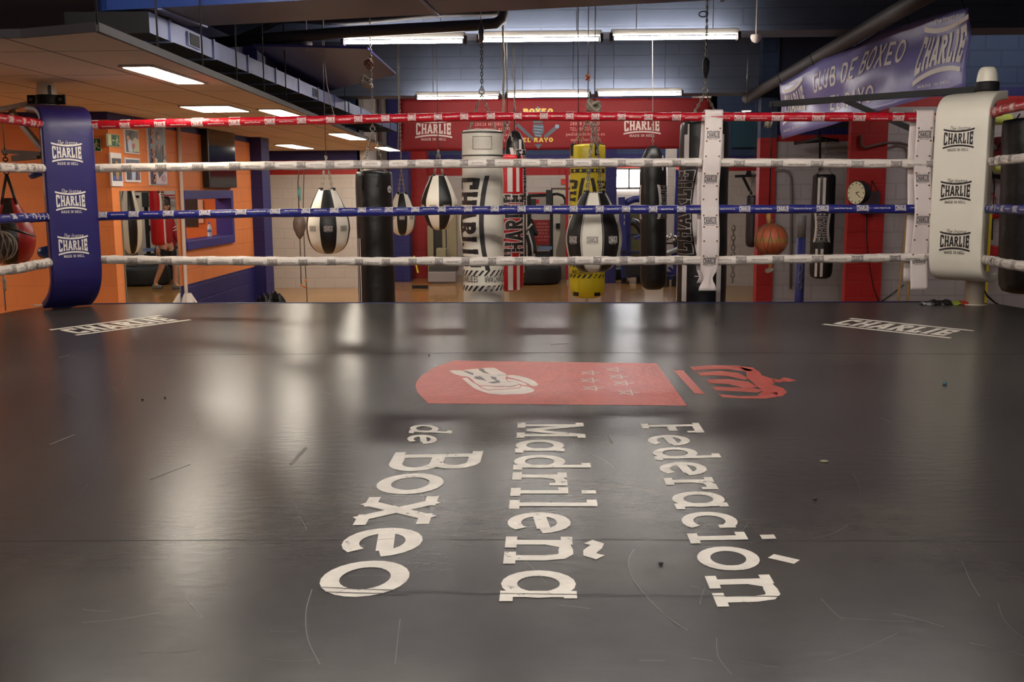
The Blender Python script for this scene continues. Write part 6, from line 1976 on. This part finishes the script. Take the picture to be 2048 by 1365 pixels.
for k in range(4): bx(b, 1070, 505 + 9 * k, 1102, 512 + 9 * k, 22.6, .3)
b.v = [v + o for v in b.v]; b.build('weight_plates', M_rubber, t)
for (x, y0, y1, m_, lb) in ((1090, 388, 405, M_red, 0), ):
    b = MB(); bx(b, 1072, 399, 1078, 408, 22.75, .1); b.v = [v + o for v in b.v]; b.build('red_cover', M_red, t)
b = MB(); bx(b, 1056, 385, 1104, 388, 23.4, .03); bx(b, 1056, 390.5, 1104, 392.5, 23.4, .03); t2 = tag(b.build('wall_rail', M_red), 'pair of thin red rails on the back wall above the cable station', 'rail')
b = MB(); bx(b, 1122, 358, 1137, 369, 23.56, .05); o_ = b.build('fire_sign', mat('red sign', lin(214, 64, 56), .5)); tag(o_, 'small red and white safety sign on the back wall left of the yellow bag', 'sign')
b = MB(); b.tube([P(1106, 389, 22.6), P(1115, 388, 22.6), P(1126, 392, 22.6), P(1131, 400, 22.6), P(1131, 408, 22.6)], .03, 8); tag(b.build('bent_bar', M_dark), 'bent black steel bar in front of the white door', 'bar')
# grey tapering panel by the door
b = MB(); L = [(1121, 408), (1133, 408), (1134, 557), (1110, 557), (1113, 500), (1120, 470)]
f_ = [P(x, y, 22.4) for x, y in L]; f_[2].z = f_[3].z = 0; b.poly(f_); b.poly([p + Vector((0, .15, 0)) for p in f_[::-1]])
for i in range(6): j = (i + 1) % 6; b.poly([f_[j], f_[i], f_[i] + Vector((0, .15, 0)), f_[j] + Vector((0, .15, 0))])
tag(b.build('machine_shroud', mat('taupe shroud', lin(116, 104, 92), .6)), 'taupe machine shroud that widens downwards beside the white door', 'machine cover')
# pillar striped red and blue beside the yellow bag
b = MB(); bx(b, 1131, 338, 1137, 560, 21.6, .12); o_ = b.build('column_edge', M_redwall); struct(o_)
# blue power rack and bench right of the yellow bag
Y_ = 21.6
t = thing('power_rack', 'blue leg press machine between the yellow bag and the leaning black bag', 'gym machine', (P(1255, 560, Y_).x, Y_, 0)); o = -Vector(t.location)
def bars(par, lst, m, name):
    for (a, c, w_) in lst:
        b = MB(); b.bar(P(*a) + o, P(*c) + o, w_); b.build(name, m, par)
bars(t, [((1243, 394, 21.4), (1249, 556, 21.4), .13), ((1256, 425, 21.9), (1256, 556, 21.9), .10), ((1244, 470, 21.6), (1292, 470, 21.6), .03), ((1244, 505, 21.6), (1292, 505, 21.6), .03)], M_gymblue, 'upright')
b = MB(); b.tube([P(x, y, 21.5) + o for x, y in ((1250, 412), (1256, 404), (1268, 399), (1285, 398), (1300, 399))], .07, 8); b.build('curved_arm', M_gymblue, t)
b = MB(); b.tube([P(x, y, 21.3) + o for x, y in ((1262, 443), (1272, 446), (1280, 456), (1286, 466))], .075, 8); b.build('back_pad', M_black, t)
b = MB(); bx(b, 1260, 428, 1288, 540, 22.1, .1); b.v = [v + o for v in b.v]; b.build('weight_stack_cover', mat('olive panel', lin(112, 106, 66), .55), t)
b = MB(); b.bar(P(1268, 478, 21.2) + o, P(1284, 471, 21.2) + o, .09, .06); b.build('foot_rest', M_gymblue, t)
b = MB(); bx(b, 1246, 530, 1290, 555, 21.3, .5); b.v = [v + o for v in b.v]; b.build('base_frame', mat('dark blue base', lin(28, 30, 60), .5), t)
b = MB(); a = P(1243, 395, 21.33) + o; g = lambda u, v: P(1247 + u * 5, 445 - v * 14, 21.28) + o
print_on(b, place_text('1', 0, .5, .6, .5, w=.2, slab=False), g); print_on(b, place_text('2', 0, -.3, .6, .5, w=.2, slab=False), g); b.build('printed_number', M_whiteprint, t)
for k, y in enumerate((505, 516, 540)):
    b = MB(); c_ = P(1247 if k < 2 else 1268, y, 21.2) + o; b.tube([c_, c_ - Vector((0, .1, 0))], .05 if k < 2 else .12, 12); b.build('weight_plate' if k == 2 else 'knob', M_rubber, t)
t = thing('dumbbell_rack', 'blue rack with chrome dumbbells right of the leaning black bag', 'rack', (P(1352, 545, 22).x, 22, 0)); o = -Vector(t.location)
bars(t, [((1355, 340, 21.7), (1351, 545, 21.7), .09), ((1345, 500, 21.9), (1356, 548, 21.9), .06), ((1330, 547, 21.7), (1356, 551, 21.7), .10), ((1337, 535, 21.4), (1353, 549, 21.4), .06)], M_gymblue, 'upright')
for k, (x, y) in enumerate(((1353, 473), (1358, 480), (1345, 476), (1340, 487))):
    b = MB(); c_ = P(x, y, 21.3) + o
    b.tube([c_ - Vector((.09, 0, 0)), c_ + Vector((.09, 0, 0))], .018, 8)
    for s in (-1, 1): b.tube([c_ + Vector((s * .07, 0, 0)), c_ + Vector((s * .13, 0, 0))], .05, 12)
    b.build('dumbbell', mat('chrome', lin(200, 196, 192), .15, metal=1) if k < 3 else M_rubber, t)
t = thing('workout_bench', 'grey padded bench sloping up in front of the dumbbell rack', 'bench', (P(1345, 555, 20.8).x, 20.8, 0)); o = -Vector(t.location)
b = MB(); b.bar(P(1332, 508, 20.8) + o, P(1362, 496, 20.8) + o, .3, .07); b.build('pad', mat('grey bench pad', lin(130, 128, 128), .5), t, bevel=.02)
bars(t, [((1345, 506, 20.8), (1352, 552, 20.8), .06), ((1335, 556, 20.8), (1360, 556, 20.8), .08)], M_gymblue, 'leg')
def foot(par, xs, Y, h):
    for x in xs:
        b = MB(); c_ = Vector((wx(x, Y) - par.location.x, Y - par.location.y, 0)); b.box(tuple(c_ + Vector((-.05, -.1, 0))), tuple(c_ + Vector((.05, .1, h)))); b.build('foot', M_dark, par)
foot(t, (1335, 1352), 20.8, .22)
for q_ in list(COL.objects):
    if q_.name == 'dumbbell_rack': foot(q_, (1335, 1353), 21.7, .2)
    if q_.name == 'cable_station': foot(q_, (1060, 1103), 22.9, .25)
    if q_.name == 'power_rack': foot(q_, (1249, 1280), 21.6, .2)
# orange trimmed picture-mirror strip in the recess right of the biggest bag
a, c = P(1516, 606, 16.0), P(1540, 357, 16.0)
t = thing('mirror_strip', 'narrow tall mirror leaning beside the red column behind the orange ball', 'mirror', ((a.x + c.x) / 2, 16.0, 0)); W = (c.x - a.x) / 2
b = MB(); b.box((-W, 0, 0), (W, .02, c.z)); b.build('glass', mat('pale mirror glass', (.7, .72, .66), .05, metal=1), t)
b = MB(); 
for s in (-1, 1): b.box((s * W - .02, -.01, 0), (s * W + .02, .03, c.z))
b.build('frame', M_gymblue, t)
b = MB(); bx(b, 1463, 243, 1518, 295, 20.72, .08); tag(b.build('teal_panel', mat('teal glass panel', lin(52, 84, 100), .3)), 'teal panel high in the recess above the dark bracket', 'panel')
b = MB(); chain(b, P(1467, 452, 18.0), P(1466, 500, 18.0), L=.1, r=.012, w=.03); chain(b, P(1466, 505, 18.0), P(1465, 565, 18.0), L=.1, r=.012, w=.03)
tag(b.build('wall_chain', M_chain), 'chain hanging down right beside the biggest bag', 'chain')

# ------------------------------------------------------------------ the person seen in the mirror
def skin(name, verts, edges, radii, m, parent, root=0, sub=1):
    me = bpy.data.meshes.new(name); me.from_pydata(verts, edges, []); me.materials.append(m)
    o = bpy.data.objects.new(name, me); COL.objects.link(o); o.parent = parent
    md = o.modifiers.new('skin', 'SKIN'); md.use_smooth_shade = True
    if not me.skin_vertices: 
        me.attributes  # layer is created with the modifier
    sv = me.skin_vertices
    if not sv:
        bm = bmesh.new(); bm.from_mesh(me); bm.verts.layers.skin.verify(); bm.to_mesh(me); bm.free(); sv = me.skin_vertices
    for i, r in enumerate(radii):
        sv[0].data[i].radius = (r if isinstance(r, tuple) else (r, r)); sv[0].data[i].use_root = (i == root)
    q = o.modifiers.new('sub', 'SUBSURF'); q.levels = sub; q.render_levels = sub + 1
    return o
PXX, PYY = wx(967, 20.3), 20.3
person = thing('person', 'person in a red striped sweatshirt and shorts walking, seen in the wall mirror', 'person', (PXX, PYY, 0), math.radians(-72))
M_skin = mat('skin', lin(196, 142, 116), .5); M_sweat = mat('red sweatshirt', lin(150, 20, 28), .8, noise=.1); M_shorts = mat('black shorts', lin(28, 26, 28), .8)
# facing -Y locally; right leg forward
V_ = [(0, 0, .95), (0, 0, 1.12), (0, -.01, 1.32), (0, 0, 1.47), (0, -.01, 1.56), (0, -.03, 1.66), (0, -.02, 1.75),
      (-.10, 0, .90), (-.11, -.12, .50), (-.11, -.10, .12), (-.11, -.20, .04), (.10, 0, .90), (.11, .03, .50), (.11, .22, .14), (.11, .14, .05),
      (-.19, 0, 1.42), (-.25, -.02, 1.14), (-.27, -.14, .90), (.19, 0, 1.42), (.26, .05, 1.14), (.30, -.02, .90)]
E_ = [(0, 1), (1, 2), (2, 3), (3, 4), (4, 5), (5, 6), (0, 7), (7, 8), (8, 9), (9, 10), (0, 11), (11, 12), (12, 13), (13, 14), (3, 15), (15, 16), (16, 17), (3, 18), (18, 19), (19, 20)]
R_ = [(.15, .11), (.14, .10), (.15, .11), .08, .055, (.075, .09), (.06, .08), .09, .06, .042, .035, .09, .06, .042, .035, .06, .045, .033, .06, .045, .033]
skin('body', V_, E_, R_, M_skin, person)
def hand(s, base, direction):
    b_ = Vector(base); d = Vector(direction).normalized(); side = Vector((0, 1, 0)); vs = [tuple(b_), tuple(b_ + d * .05), tuple(b_ + d * .085)]; es = [(0, 1), (1, 2)]; rs = [.024, (.034, .018), (.036, .017)]
    for k, (off, L) in enumerate(((-.030, .075), (-.010, .085), (.010, .08), (.029, .062))):
        i = len(vs); c0 = b_ + d * .085 + side * off
        vs += [tuple(c0 + d * .02), tuple(c0 + d * L * .6 + Vector((-s * .008, 0, 0))), tuple(c0 + d * L + Vector((-s * .024, 0, 0)))]; es += [(2, i), (i, i + 1), (i + 1, i + 2)]; rs += [.009, .008, .007]
    i = len(vs); c0 = b_ + d * .03 - side * .03; vs += [tuple(c0), tuple(c0 + d * .03 - side * .022), tuple(c0 + d * .06 - side * .026)]; es += [(0, i), (i, i + 1), (i + 1, i + 2)]; rs += [.012, .010, .008]
    return skin('hand', vs, es, rs, M_skin, person)
hand(-1, (-.272, -.16, .865), (0, -.35, -1)); hand(1, (.303, -.03, .865), (0, -.15, -1))
skin('sweatshirt', [(0, 0, .88), (0, 0, 1.12), (0, -.01, 1.32), (0, 0, 1.46), (-.19, 0, 1.42), (-.25, -.02, 1.14), (-.27, -.13, .93), (.19, 0, 1.42), (.26, .05, 1.14), (.30, -.01, .93)],
     [(0, 1), (1, 2), (2, 3), (3, 4), (4, 5), (5, 6), (3, 7), (7, 8), (8, 9)], [(.18, .14), (.18, .14), (.19, .14), .095, .08, .064, .05, .08, .064, .05], M_sweat, person)
for s, c_ in ((-1, Vector((-.222, -.01, 1.26))), (1, Vector((.228, .03, 1.26)))):
    b = MB()
    for dz in (0, -.06):
        b.tube([c_ + Vector((s * .01 * dz, 0, dz)) + Vector((.076 * cos(2 * PI * k / 14), .076 * sin(2 * PI * k / 14), s * .02 * cos(2 * PI * k / 14))) for k in range(14)], .009, 5, closed=True)
    b.build('sleeve_stripes', M_whiteprint, person)
skin('shorts', [(0, 0, .90), (-.10, -.03, .78), (-.115, -.08, .62), (.10, 0, .78), (.115, .02, .62)], [(0, 1), (1, 2), (0, 3), (3, 4)], [(.165, .13), .115, .11, .115, .11], M_shorts, person)
for s, q in ((-1, (-.11, -.10, .05)), (1, (.11, .20, .07))):
    b = MB(); c_ = Vector(q)
    b.sheet(lambda u, v: c_ + Vector((.05 * (1 - .3 * u) * cos(2 * PI * v), .06 - .22 * u, max(-.04, .055 * (1 - .45 * u) * sin(2 * PI * v)))), 6, 12); b.build('shoe', mat('grey shoe', lin(110, 106, 100), .6), person, solid=.006)
b = MB(); hc = Vector((0, -.02, 1.70))
b.lathe([(.098 * math.sqrt(max(.0004, 1 - ((z_ - .02) / .12) ** 2)), z_) for z_ in (-.01, .02, .05, .08, .105, .125, .138)], 20, hc + Vector((0, .012, 0))); b.build('hair', mat('dark hair', lin(50, 38, 30), .7), person)
b = MB()
for s in (-1, 1):
    b.lathe([(.001, -.010), (.010, 0), (.001, .010)], 8, (s * .032, -.118, 1.685))
b.build('eyes', M_blackprint, person)
b = MB(); b.tube([(0, -.112, 1.70), (0, -.140, 1.655), (0, -.120, 1.648)], [.008, .014, .006], 8); b.build('nose', M_skin, person)
b = MB(); b.tube([(-.025, -.112, 1.622), (0, -.118, 1.620), (.025, -.112, 1.622)], .006, 6); b.build('mouth', mat('lips', lin(160, 90, 84), .5), person)
b = MB()
for s in (-1, 1): b.tube([(s * .082, -.01, 1.65), (s * .090, 0, 1.68), (s * .084, .01, 1.70)], [.008, .014, .008], 6)
b.build('ears', M_skin, person)
